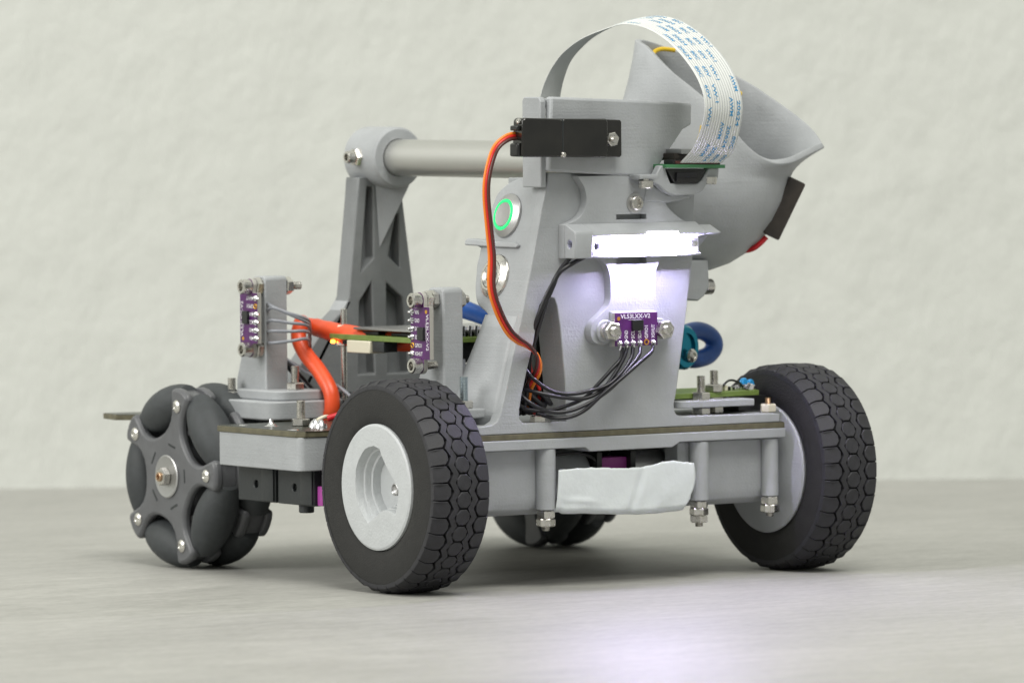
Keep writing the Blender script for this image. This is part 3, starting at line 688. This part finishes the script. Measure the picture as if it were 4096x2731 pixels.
# ------------------------------------------------------------------ rear strut, clamp and tube
strut = empty('rear_strut', robot); ys = 121.0; dx = 3.4
out = [(-14.1, 124), (-14.6, 118), (-18.1, 85.5), (-19.6, 82), (-29, 74), (-37, 64), (-41, 50), (-41, 47.9), (14, 47.9), (11.4, 57), (7.2, 87), (2.9, 119), (2.6, 124)]
wins = [[(-10.7, 121), (-8.4, 121), (-8.5, 97.6), (-13.1, 93.6)], [(1.6, 112), (.4, 112), (-2.6, 98.4), (1.9, 94.3)],
        [(-9.4, 89.7), (-13.9, 83.7), (-14.6, 60), (-8.2, 60)], [(-3.4, 89.6), (3.0, 84.5), (5.2, 60), (-3.2, 60)]]
plate('strut_frame', [(x+dx, z) for x, z in out], XZ, ys, ys+7.6, 'pla_shaded', strut, holes=[[(x+dx, z) for x, z in h] for h in wins], bevel=.5)  # the strut's shade is put into its darkened grey
plate('back_plate', [(x+dx, z) for x, z in [(-12.8, 121), (-16.8, 84), (-17, 55), (9, 55), (6, 86), (2, 118)]], XZ, ys+5, ys+6.6, 'pla_shaded', strut, bevel=.2)
bm = bmesh.new(); a = [(-7.6+dx, ys-.2, 121.5), (2.2+dx, ys-5.5, 121.5), (-6.2+dx, ys-.2, 101), (2.2+dx, ys-.2, 121.5)]
vs = [bm.verts.new(p) for p in a]
for f in ((0, 1, 2), (1, 3, 2), (0, 3, 1), (0, 2, 3)): bm.faces.new([vs[i] for i in f])
link('gusset', finish(bm), 'pla', strut)
plate('left_flare', [(ys, 84), (ys+7.6, 84), (ys+10, 50), (ys, 50)], lambda u, v, t: (-14-.0+dx*0-(84-v)*.62+t, u, v), -1.5, .5, 'pla', strut, bevel=.3)
cl = empty('tube_clamp', robot)
bm = bmesh.new(); b_lathe(bm, (0, 113.2, 130.4), (0, 1, 0), [(6, 6.1), (0, 6.1), (-.1, 6.2), (-.1, 8.6), (0, 9.2), (.9, 9.95), (17.4, 9.95), (18.5, 9.0), (18.5, 3)], 64)
link('clamp_ring', finish(bm, 30), 'pla', cl)
lathe('clamp_boss', (-8.6, 122.5, 130.6), (-1, 0, 0), [(0, 3.0), (2.6, 3.0), (3.1, 2.6)], 'steel', cl, 6)
put('screw', 'socket', 4.0, 3.2, (-11.2, 122.5, 130.6), (-1, 0, 0), cl)
cyl('cross_tube', (0, 5, 130.3), (0, 128, 130.4), 5.95, 'alu', robot, 64, .2, label='pale aluminium tube from rear clamp to the column')

# ------------------------------------------------------------------ green computer board and its bits
pi = empty('computer_board', robot)
plate('board', rounded(-40, 40, 20, 95, 2), XY, 73.4, 75.0, 'green', pi, bevel=.1)
plate('connector', [(69.5, 69.4), (82.8, 69.4), (82.8, 73.3), (69.5, 73.3)], YZ, -40.6, -34, 'cream', pi, bevel=.3, label='cream plug socket under the board edge')
box('connector', (-40.2, 62, 70), (-35, 68.5, 73.3), 'motor', pi, .2)
for k, (x0, y0, x1, y1, h) in enumerate(((-37, 70, -25, 82, 1.2), (-36, 50, -22, 64, 1.0), (-20, 60, -4, 80, 1.4), (-38, 84, -33, 90, 1.0))):
    box('chip', (x0, y0, 75), (x1, y1, 75+h), 'black', pi, .15)
plate('cover_plate', rounded(-39, 42, 15, 82, 1), XY, 76.7, 77.4, 'alu_disc', pi, bevel=.1)
for k in range(16): box('header_pin', (-27+k*2.4, 40.6, 75), (-26.0+k*2.4, 41.8, 78.6), 'solder', pi, .15)
box('header_block', (-28, 41.4, 67), (14, 46, 73.3), 'black', pi, .3)
for k in range(5): tube('jumper_wire', [(-26+k*2.4, 42, 68), (-26+k*2.3, 41, 62), (-27+k*2.5, 42, 55), (-26+k*2.3, 40, 50)], .75, ('wire_brown', 'wire_grey', 'wire_brown', 'wire_orange', 'wire_red')[k], pi)
box('led', (-40.6, 91.0, 72.0), (-39.5, 92.2, 73.1), 'led_orange', pi, .3, label='tiny lit orange indicator')
cyl('standoff', (-36, 91.5, 47.8), (-36, 91.5, 83), .95, 'steel', pi, 16)
put('nut', 'nut', 4.0, 2.6, (-36, 91.5, 75.1), (0, 0, 1), pi, mt='cream'); put('nut', 'nut', 4.6, 2.2, (-36, 91.5, 71.0), (0, 0, 1), pi)
for k in range(5): box('small_part', (-40.3, 84-k*3.2, 71.8), (-38.5, 85.6-k*3.2, 73.3), ('black', 'solder', 'black', 'gold', 'black')[k], pi, .1)
# orange-red sleeves
tube('cable_sleeve', [(-28, 62, 73.2), (-34, 78, 73.6), (-36, 90, 74.6), (-37, 101, 75.9), (-37.4, 108, 76.8), (-38.5, 113, 77.0)], 3.2, 'hose', robot, 20, 6, label='thick orange-red cable sleeve lying across the board', rads=[3.5, 3.5, 3.4, 3.1, 2.9, 2.6, 2.7])
tube('cable_sleeve', [(-40, 110, 78), (-43, 106, 77.6), (-44.5, 105, 73.5), (-44.5, 101, 68.6), (-44, 93.5, 63), (-44, 87.2, 57), (-44, 86.4, 51.5), (-44, 88.5, 47.8)], 2.5, 'hose', robot, 20, 6, label='bent red cable sleeve dropping to the base board')
tube('black_wire', [(-46, 112, 66), (-44, 104, 60), (-42, 98, 55), (-38, 90, 51), (-30, 80, 50)], 1.2, 'wire_black', robot)
tube('grey_wire', [(-50, 108, 68), (-46, 102, 64), (-43, 96, 61), (-41, 86, 58), (-38, 78, 52)], .6, 'wire_grey', robot)
tube('black_wire', [(-34, 108, 52), (-38, 98, 54.5), (-36, 88, 52), (-40, 78, 53), (-34, 66, 50)], 1.4, 'wire_black', robot)
box('black_connector', (-40, 96, 48), (-30, 106, 56), 'black', robot, .6)
# things on the left pod
for x, y in ((-70.5, 63.5), (-68.2, 40.6)):
    screw_end(x, y, 47.9, 0, chassis, L=6.5)
for x, y in ((-70, 56), (-70.8, 51.5)): lathe('solder_blob', (x, y, 47.8), (0, 0, 1), [(0, 2.1), (.9, 1.9), (2.0, 1.2), (2.7, .4)], 'solder', chassis, 14)
for x, y, r in ((-82, 79, 1.6), (-84, 47, 2.0)): lathe('solder_pad', (x, y, 47.8), (0, 0, 1), [(0, r), (.25, r*.8), (.35, .2)], 'solder', chassis, 14)
lathe('solder_spike', (-78, 69, 47.8), (0, 0, 1), [(0, 2.6), (.4, 1.4), (1.2, .7), (2.5, .5)], 'solder', chassis, 12)
tube('red_wire', [(-68, 52, 50.6), (-65, 50.5, 51.6), (-61, 48.5, 52.6), (-58, 47, 53.4)], 1.0, 'red', chassis)
tube('white_wire', [(-70, 55, 50), (-66, 56, 51), (-60, 60, 50)], .6, 'cream', chassis)
tube('black_wire', [(-60, 46, 53), (-52, 52, 55), (-46, 60, 54), (-40, 66, 50)], .8, 'wire_black', chassis)

# ------------------------------------------------------------------ right side board
rb = empty('switch_board', robot)
plate('plate', curve2([(24, -13.5), (21, -12), (20.3, -9), (21.5, -6.5)], 4)+[(24, 0), (50, 6), (49.2, -13.5)], XY, 53.2, 55.4, 'pla', rb, bevel=.3)
plate('board', [(20, -8), (58, -4), (62, 6), (62, 20), (20, 20)], XY, 55.8, 57.4, 'green', rb, bevel=.1)
box('board_part', (50, -4, 51), (61, 14, 55.7), 'black', rb, .3)
for x, y in ((32.0, -8.5), (40.4, -4.0)):
    screw_end(x, y, 57.5 if y > -6 else 55.4, 0, rb, L=5.2 if y > -6 else 6); put('nut', 'nut', 5.3, 2.3, (x, y, 50.7), (0, 0, 1), rb)
    lathe('washer', (x, y, 55.4), (0, 0, 1), [(0, 3.0), (.35, 3.0)], 'steel', rb)
put('nut', 'nut', 4.6, 2.6, (58.2, -8.5, 50.6), (0, 0, 1), rb, mt='cream', label='small white nut'); put('screw_end', 'thread', 2.0, 4.6, (58.2, -8.5, 50.6), (0, 0, 1), rb, mt='brass')
for k in range(9):
    x = 43+k*1.9; y = -1.5+random.uniform(0, 3)
    box('small_part', (x, y, 57.4), (x+1.2, y+1.6, 58.4+random.uniform(0, .8)), random.choice(['solder', 'black', 'solder', 'cream']), rb, .2)
tube('lead', [(45, -1, 58), (48, -1.5, 60.6), (52, -1, 60), (55, 0, 58)], .35, 'black', rb)
for x, z in ((56.5, 59.4), (59.0, 58.9)): lathe('capacitor', (x, 3, z), (.3, -1, .1), [(0, 1.3), (.3, 1.6), (1.2, 1.6), (1.5, 1.2)], 'bluecap', rb, 16)
put('screw_end', 'socket', 3.2, 2.0, (56, -2, 57.4), (.3, -.2, 1), rb, mt='solder')

# ------------------------------------------------------------------ servo and its arm (sagging slightly)
sag = Matrix.Translation((-33, 0, 138)) @ Matrix.Rotation(math.radians(2.4), 4, 'Y') @ Matrix.Translation((33, 0, -138))
sarm = empty('servo_arm', robot)
def b_shell(bm, path, bots, tops, inward):
    f, b = [], []
    n = len(path)
    for i, ((x, y), z0, z1) in enumerate(zip(path, bots, tops)):
        a = Vector(path[min(i+1, n-1)])-Vector(path[max(i-1, 0)]); nn = Vector((-a.y, a.x)).normalized()*inward
        f.append((bm.verts.new((x, y, z0)), bm.verts.new((x, y, z1)))); b.append((bm.verts.new((x+nn.x, y+nn.y, z0)), bm.verts.new((x+nn.x, y+nn.y, z1))))
    for i in range(n-1):
        bm.faces.new((f[i][0], f[i+1][0], f[i+1][1], f[i][1])); bm.faces.new((b[i][0], b[i][1], b[i+1][1], b[i+1][0]))
        bm.faces.new((f[i][1], f[i+1][1], b[i+1][1], b[i][1])); bm.faces.new((f[i][0], b[i][0], b[i+1][0], f[i+1][0]))
    for i in (0, -1): bm.faces.new((f[i][0], f[i][1], b[i][1], b[i][0]))
bm = bmesh.new()
path = [(-33, -20), (-10, -20), (0, -20), (2.6, -19.8), (5.0, -19.1), (7.4, -18.0), (9.6, -16.8), (14, -14.3), (20, -11), (26, -7.7), (31.4, -4.6), (33.0, -1), (31, 4)]
bots = [127.8, 127.3, 127.0, 127.0, 127.0, 127.4, 129.0, 132.6, 137.3, 142.1, 143.7, 144, 144]
tops = [150.6]*13
b_shell(bm, path, bots, tops, 3.2)
bmesh.ops.transform(bm, matrix=sag, verts=bm.verts); link('arm_shell', finish(bm, 30), 'pla', sarm, bevel=.8)
bm = bmesh.new(); b_plate(bm, [(-33, -17.5), (-33, -9), (-14, 6), (22, 6), (29, -1.5), (19, -8.5), (8, -14.5), (0, -17.5)], XY, 147.4, 150.0); bmesh.ops.transform(bm, matrix=sag, verts=bm.verts)
link('arm_top', finish(bm), 'pla', sarm, bevel=.5)
bm = bmesh.new(); b_plate(bm, [(-33, -17.5), (-33, -9), (-14, 2), (-4, 2), (5, -14), (0, -17.5)], XY, 127.9, 130.4); bmesh.ops.transform(bm, matrix=sag, verts=bm.verts)
link('arm_floor', finish(bm), 'pla', sarm, bevel=.4)
plate('arm_cheek', [(-17.9, 122.9), (-17.9, 149.2), (-16.8, 150.5), (-9, 150.5), (-8, 149.4), (-8, 122.9)], YZ, -35.0, -33.02, 'pla', sarm, bevel=.35)
sv = empty('servo', robot)
def tb(name, a, b, mt, bev=.3, label=None): return box(name, a, b, mt, sv, bev, label, tilt=sag)
plate('case', [(-47.2, 133.0), (-46.7, 143.6), (-45.8, 144.3), (-32.8, 143.9), (-32.2, 143.1), (-31.6, 143.9), (-15.5, 143.7), (-15.0, 142.6), (-15.0, 132.8), (-15.6, 131.8), (-31.6, 132.2), (-32.2, 133.0), (-32.8, 132.2), (-46.4, 132.4)], XZ, -25.4, -20.1, 'smoke', sv, bevel=.45)
plate('mount_ear', [(-15, 132.0), (-8.9, 131.8), (-8.3, 132.4), (-8.3, 142.8), (-8.9, 143.3), (-15, 143.5)], XZ, -23.2, -20.1, 'smoke', sv, bevel=.35)
plate('end_cap', [(-48.3, 132.7), (-48.3, 136.4), (-47.1, 136.8), (-47.0, 132.4)], XZ, -24.6, -20.5, 'black', sv)
plate('end_cap', [(-48.2, 140.4), (-48.2, 141.9), (-46.8, 142.0), (-46.8, 140.4)], XZ, -24.2, -20.5, 'black', sv)
box('case_seam', (-32.15, -25.5, 132.5), (-31.75, -25.2, 143.6), 'motor', sv, .05)
put('nut', 'nut', 4.0, 1.9, (-12.8, -23.2, 137.4), (0, -1, 0), sv, spin=.2); put('screw_end', 'thread', 1.9, 4.0, (-12.8, -23.2, 137.4), (-.15, -1, 0), sv)
put('screw', 'pan', 1.9, 1.0, (-31.9, -25.2, 132.9), (0, -1, 0), sv); put('screw', 'pan', 1.7, 1.0, (-46.8, -23.5, 143.2), (-1, -.4, 0), sv)
# servo cable: three strands that twist
pts = [(-45.9, -21.6, 139.0), (-50.5, -22, 138.1), (-54.7, -22, 134.8), (-57.4, -22, 127.6), (-58.0, -22, 120.8), (-57.1, -22, 111.6), (-56.1, -22, 102.3), (-56.3, -22, 93.1), (-53.8, -22, 85.7), (-49.8, -21.5, 79.7), (-45.6, -20.5, 76.7), (-40.8, -19, 74.6), (-36.4, -17.4, 71.3), (-34.6, -15, 66.8), (-35.2, -11, 61.5), (-34, -8, 56)]
cab = empty('servo_cable', robot)
P = smooth_path(pts, 5); n = len(P)
for k, mt in enumerate(('wire_brown', 'wire_red', 'wire_orange')):
    q = []
    for i, p in enumerate(P):
        t = (P[min(i+1, n-1)]-P[max(i-1, 0)]).normalized(); f = i/(n-1)
        view = Vector((.56, .82, 0)); sidev = t.cross(view).normalized()
        a = .45 + .25*math.sin(f*7) + ((f-.62)/.38)**1.2*3.6 if f > .62 else .45 + .25*math.sin(f*7)
        off = sidev*math.cos(a) + t.cross(sidev)*math.sin(a)
        q.append(p + off*(k-1)*-.92)
    bm = bmesh.new(); b_tube(bm, q, .52, 10, 1); link('strand', finish(bm, 60), mt, cab, label=['brown strand', 'red strand', 'orange strand'][k])
# black wires
bw = empty('wire_bundle', robot)
tube('lamp_wire', [(-22.6, -21.5, 106.2), (-25.2, -20.6, 102.4), (-29.2, -19.6, 97.6), (-32.3, -19, 92.5), (-34.2, -18, 88.1), (-35.8, -16.8, 83), (-36.6, -15, 78), (-37.6, -13.5, 72), (-38.5, -12, 66), (-37.5, -11, 58)], .72, 'wire_black', bw)
tube('lamp_wire', [(-19.6, -23.2, 102.6), (-24.6, -21.5, 100.2), (-29.8, -20, 96.8), (-31.7, -19.2, 92.5), (-33.2, -18, 88.1), (-34.6, -16.5, 82), (-35.4, -15, 76.8), (-36.2, -13, 71), (-35.5, -11.5, 64), (-36, -10, 56)], .72, 'wire_black', bw)
for q in ([(-7.9, -22.4, 73.4), (-8.7, -22.6, 70), (-12, -22.4, 66.9), (-16.4, -21.6, 62.6), (-20.7, -20.4, 58.4), (-26.6, -18.6, 55.9), (-32.0, -15.4, 54.4), (-37, -11, 55)],
          [(-6.3, -22.6, 73.4), (-7.8, -23, 70.3), (-11.6, -23, 65.1), (-16, -22.6, 60.6), (-21.4, -21.5, 58.2), (-28.4, -19.4, 58.6), (-34.5, -16.4, 60.0), (-38.5, -11, 61.5)],
          [(-4.1, -22.6, 73.4), (-5.3, -23.4, 70.3), (-9.1, -24, 66.2), (-14, -23.6, 62.3), (-19.9, -22.4, 60.6), (-26.4, -20, 59.6), (-32, -17.4, 61), (-36.5, -14.5, 65), (-38, -10, 70)],
          [(-1.5, -22.8, 73.4), (-3.3, -24.4, 70.7), (-8.7, -25, 66), (-13.1, -24.6, 61.7), (-19.1, -23, 57.6), (-26.1, -20.8, 54.6), (-32.0, -18.2, 54.3), (-37.6, -15.6, 57), (-40, -11, 61)],
          [(3.5, -22.8, 73.6), (1.0, -24.8, 71.6), (-4.5, -26, 68.5), (-10.5, -25.6, 64.2), (-17.1, -24.2, 59.2), (-21.9, -22.4, 54.8), (-26.2, -20.6, 52.7), (-30.4, -18.4, 52.3), (-34.0, -14, 53.6)]):
    tube('sensor_wire', q, .62, 'wire_black', bw)

# ------------------------------------------------------------------ camera module
cm = empty('camera_module', robot, (-5.8, -8.6, .45))
tl = Matrix.Translation((22, 0, 128)) @ Matrix.Rotation(math.radians(1.0), 4, 'Y') @ Matrix.Translation((-22, 0, -128))
box('board', (13.2, -16, 127.7), (35.8, 8, 128.8), 'green2', cm, .1, tilt=tl)
box('ribbon_socket', (16.2, -15.4, 128.8), (34.4, -10.5, 130.2), 'black', cm, .15, tilt=tl)
box('socket_latch', (17.0, -15.7, 129.0), (33.2, -15.0, 129.9), 'wire_brown', cm, .1, tilt=tl)
box('socket_top', (19.5, -11.5, 130.0), (26, -2, 132.2), 'switch', cm, .3, tilt=tl)
box('socket_rim', (21.0, -13.2, 132.0), (26, -3, 133.6), 'alu_disc', cm, .3, tilt=tl)
plate('lens_housing', [(14.4, 127.6), (29.6, 127.4), (27.0, 123.6), (25.6, 122.9), (17.6, 123.1), (16.6, 124.4)], XZ, -14.6, -9, 'black', cm, bevel=.3)
box('lens_block', (17.6, -15.6, 123.3), (25.4, -14.6, 126.4), 'lens', cm, .3)
hold = [(z0, z1+1.0) for z0, z1 in [(2.4, 124.9), (5.0, 124.6), (10.6, 124.7), (12.4, 127.6), (14.0, 127.6), (15.2, 124.2), (16.2, 122.0), (26.4, 121.8), (28.2, 123.0), (30.8, 126.6), (34.8, 126.6), (34.6, 123.4), (30.6, 122.6), (28.6, 119.6), (26, 118.4), (17.6, 118.2), (14.4, 119.4), (11.6, 121.6), (8, 122.8), (4, 123.2), (2.4, 124.0)]]
plate('holder_front', hold, XZ, -14.2, -11.2, 'pla', cm, bevel=.4)
plate('holder_body', [(8.0, 117.6), (9.2, 123.0), (12, 122.4), (17, 119.6), (26, 119.4), (26, 118.4), (17, 117.0)], XZ, -11.3, -8.4, 'pla', cm, bevel=.4)
for x, z in ((6.2, 123.9), (31.9, 124.7)):
    y = -15 if x < 10 else -13
    lathe('screw', (x, y, z+.8), (0, 0, -1), [(0, 1.0), (.6, 1.0), (.7, 2.3), (2.7, 2.3), (3.0, 2.0), (3.0, 1.2), (2.2, 1.1), (2.2, .01)], 'steel', cm, 24)
box('holder_tab', (2.4, -17, 124.6), (9.6, -12, 126.0), 'pla', cm, .4)

# ------------------------------------------------------------------ ribbon cable
A = [(17.5, -17.4, 129.5), (17.5, -24.0, 134.0), (17.5, -28.0, 139.6), (17.5, -30.3, 146.5), (17.5, -28.0, 153.3), (17.5, -21.3, 160.2), (17.5, -11.0, 166.8), (17.4, .6, 171.0), (16.8, 11.0, 172.2), (15, 17.9, 170.9), (10.5, 24.6, 167.9), (6.5, 29.0, 163.7), (3.4, 30.8, 159.2), (1.4, 31.8, 154.9), (0, 32.5, 150.3), (-1, 32.8, 144)]
B = [(33.5, -17.4, 129.3), (33.5, -23.2, 132.8), (33.5, -26.2, 138.2), (33.5, -28.2, 146.3), (33.5, -26.0, 153.3), (33.5, -20.0, 160.6), (33.5, -9.8, 167.6), (33.3, 2.4, 172.8), (32.3, 14.3, 174.8), (27.9, 26.2, 173.0), (23.2, 34.2, 169.2), (19.8, 38.3, 165.0), (16.5, 39.7, 160.6), (14.7, 40.8, 155.1), (13.5, 41.0, 150.2), (12.7, 41.1, 144)]
PA_, PB_ = smooth_path(A, 10), smooth_path(B, 10)
NN = len(PA_)
cum = [0]
for i in range(1, NN): cum.append(cum[-1] + ((PA_[i]+PB_[i])/2-(PA_[i-1]+PB_[i-1])/2).length)
def rib_pt(s, wv, lift=0):
    """s = mm along from the left (bracket) end, wv = 0..1 across, 1 = outer edge"""
    s = cum[-1]-s; s = min(max(s, 0), cum[-1]-1e-6)
    i = max(k for k in range(NN) if cum[k] <= s) if s > 0 else 0
    i = min(i, NN-2); f = (s-cum[i])/(cum[i+1]-cum[i])
    a = PA_[i].lerp(PA_[i+1], f); b = PB_[i].lerp(PB_[i+1], f)
    p = a.lerp(b, wv)
    if lift:
        t = ((PA_[i]+PB_[i])-(PA_[i+1]+PB_[i+1])).normalized(); nrm = t.cross(b-a).normalized()
        p = p + nrm*lift
    return p
def ribbon():
    root = empty('ribbon_cable', robot, (-5.8, -8.6, .45))
    bm = bmesh.new(); NC = 15; rows = []
    prof = []
    for c in range(NC): prof += [(c/NC, -.05), ((c+.12)/NC, .12), ((c+.5)/NC, .17), ((c+.88)/NC, .12)]
    prof = [(0, .05), (.02, .1)] + [(.02+.96*p, l) for p, l in prof] + [(.98, -.05), (.99, .1), (1, .05)]
    for i in range(NN):
        s = cum[-1]-cum[i]; rows.append([bm.verts.new(rib_pt(s, p, l)) for p, l in prof])
    for a, b in zip(rows, rows[1:]):
        for k in range(len(prof)-1):
            f = bm.faces.new((a[k], a[k+1], b[k+1], b[k]))
            if prof[k][1] < 0 or prof[k+1][1] < 0: f.material_index = 1
    me = finish(bm, 80); me.materials.append(M['ribbon']); me.materials.append(M['ribbon_gap']); o = link('flat_cable', me, None, root); s = o.modifiers.new('t', 'SOLIDIFY'); s.thickness = .0001; s.offset = 0
    bm = bmesh.new(); L = cum[-1]
    words = [('AWM', 0, 5.6), ('20624', 8.6, 7.6), ('80C', 19.4, 4.6), ('60V', 27.0, 4.6), ('VW-1', 34.2, 6.2)]
    for row in range(5):
        v0 = .90-.19*row
        start = L-32.5-54*3 + row*7.6
        for rep in range(5):
            for wd, o_, ln in words:
                s0 = start+rep*54+o_
                if s0 < 2 or s0+ln > L-.6: continue
                b_text(bm, wd, lambda x, y: rib_pt(s0+ln*x, v0-.05+.088*y, .26))
    link('printed_text', finish(bm), 'blue_ink', root)
ribbon()

# ------------------------------------------------------------------ cup
def cup():
    root = empty('cup', robot)
    C0 = Vector((62, 30, 121)); R_ = Vector((.824, -.567, 0)); F = Vector((.567, .824, 0)); Z = Vector((0, 0, 1))
    # rim loop as (r, u, f) from the right tip over the far side to the left tip and back along the near side
    rim = [(38.5, 12.2, 0), (35.6, 17.2, 7), (30.2, 22.4, 14), (23.2, 27.6, 19), (15.9, 32.6, 22), (7.5, 37, 23), (-1, 40.6, 22), (-9, 43.6, 18), (-15.8, 46, 12), (-20.5, 47.2, 5), (-21.9, 46.8, 0),
           (-19.2, 45.2, -5), (-15.4, 41.5, -10), (-10.2, 36.6, -14), (-5, 32.4, -17), (0, 28.2, -19.5), (5, 22.9, -21), (10.8, 15.8, -22), (14.4, 12.0, -22), (18.2, 9.3, -21.4), (22.9, 7.5, -19.5), (28, 7.9, -15.5), (32, 9.6, -10.5), (36, 11.3, -4.5)]
    loop = [Vector((q.x, q.y, q.z)) for q in smooth_path(rim+[rim[0]], 3)][:-1]
    n = len(loop)
    # matching angles on the round body
    def ang(p): return math.atan2(p.z, p.x-5)
    rows = []
    body_c = 2.0
    for j in range(15):
        t = j/14; row = []
        for p in loop:
            a = math.atan2(p.z/24, (p.x-6)/30)
            left = max(0, -math.cos(a))
            rx = 27.6 + 9*left
            eq = Vector((rx*math.cos(a), body_c, 25*math.sin(a)))
            if t <= .5:
                q = t/.5; k = q
                ctrl = Vector((eq.x*(.99 if eq.x > 0 else .66), body_c+(p.y-body_c)*(.42 if eq.x > 0 else .55), eq.z*.96))
                r = p*(1-k)**2 + ctrl*2*k*(1-k) + eq*k*k
            else:
                q = (t-.5)/.5*math.pi/2
                r = Vector((eq.x*math.cos(q), body_c-29.4*math.sin(q), eq.z*math.cos(q)))
                r.x -= 4.5*math.sin(q)
            w_ = C0 + R_*r.x + Z*r.y + F*r.z
            row.append(w_)
        rows.append(row)
    bm = bmesh.new(); vr = [[bm.verts.new(p) for p in row] for row in rows[:-1]]
    for a, b in zip(vr, vr[1:]):
        for i in range(n): bm.faces.new((a[i], a[(i+1) % n], b[(i+1) % n], b[i]))
    tip = bm.verts.new(sum(rows[-1], Vector())/n)
    for i in range(n): bm.faces.new((vr[-1][i], vr[-1][(i+1) % n], tip))
    o = link('shell', finish(bm, 70), 'pla', root, label='tilted grey cup with slanted mouth')
    s = o.modifiers.new('t', 'SOLIDIFY'); s.thickness = .0021; s.offset = -1
    b = o.modifiers.new('b', 'BEVEL'); b.width = .0004; b.segments = 2; b.limit_method = 'ANGLE'; b.angle_limit = math.radians(50)
    W = lambda r, u, f: C0 + R_*r + Z*u + F*f
    # dark block on the outside, red lead, mount, wires
    bm = bmesh.new(); b_box(bm, (-2.9, -3.5, -10.0), (2.8, 7, 10.0), .7)
    mt = Matrix.Translation(W(25.2, -7.0, -5)) @ Matrix(((R_.x, F.x, 0, 0), (R_.y, F.y, 0, 0), (0, 0, 1, 0), (0, 0, 0, 1))) @ Matrix.Rotation(math.radians(26), 4, 'Y')
    bmesh.ops.transform(bm, matrix=mt, verts=bm.verts); link('switch_block', finish(bm), 'switch', root, label='dark brown block on the cup side')
    tube('red_wire', [W(19.5, -16, -6), W(17.2, -18.3, -6), W(14.6, -20.0, -5), W(11, -20.5, -2)], .9, 'red', root)
    tube('yellow_wire', [W(-16.2, 42.0, 6), W(-15.4, 43.3, 8), W(-13, 44.0, 10), W(-9, 43.6, 12)], .75, 'wire_yellow', root)
    tube('yellow_wire', [W(-1, 19.5, -29), W(-1.4, 17, -30), W(-2.4, 14, -30), W(-2.6, 11, -28)], 1.2, 'wire_yellow', root)
    tube('yellow_wire', [W(8.5, 30.3, 10), W(10.2, 29.6, 11.5), W(12.0, 29.4, 13)], 1.0, 'wire_yellow', root)
    plate('mount', [(40, 84.6), (40, 98), (54.6, 98), (55, 89.4), (53, 86.6), (50.6, 85.0), (46, 85.6)], XZ, 18, 28, 'pla', root, bevel=.5)
    put('screw', 'socket', 5.0, 3.0, (55, 21, 89.4), (1, -.05, 0), root)
cup()

# ------------------------------------------------------------------ blue loop behind the column
bl = empty('blue_hose', robot)
tube('loop', [(66, 49, 72.3), (70.8, 50, 73.8), (75.5, 50.5, 73.8), (79.8, 51, 71.8), (81.0, 51, 68.8), (78.8, 51, 66), (74, 50.5, 64.8), (69.7, 50, 65.0), (65, 49, 66.2)], 2.9, 'blue', bl, 18, 6, label='translucent blue rubber loop')
lathe('knob', (56.5, 42, 69.5), (.35, -1, 0), [(0, 6.6), (1.0, 7.2), (6, 7.2), (7, 6.4), (7, 4.6), (6.2, 4.4), (6.2, .01)], 'teal', bl, 40, label='teal anodised clamp with a screw')
put('screw', 'pan', 4.4, 1.6, (60.2, 35.5, 66.8), (.2, -1, 0), bl)
lathe('blue_part', (-13, 62, 84), (.72, -.45, -.32), [(0, 1.6), (2, 3.0), (12, 2.6), (18, 1.2)], 'blue', bl, 20, label='blue sleeve end behind the near arm')
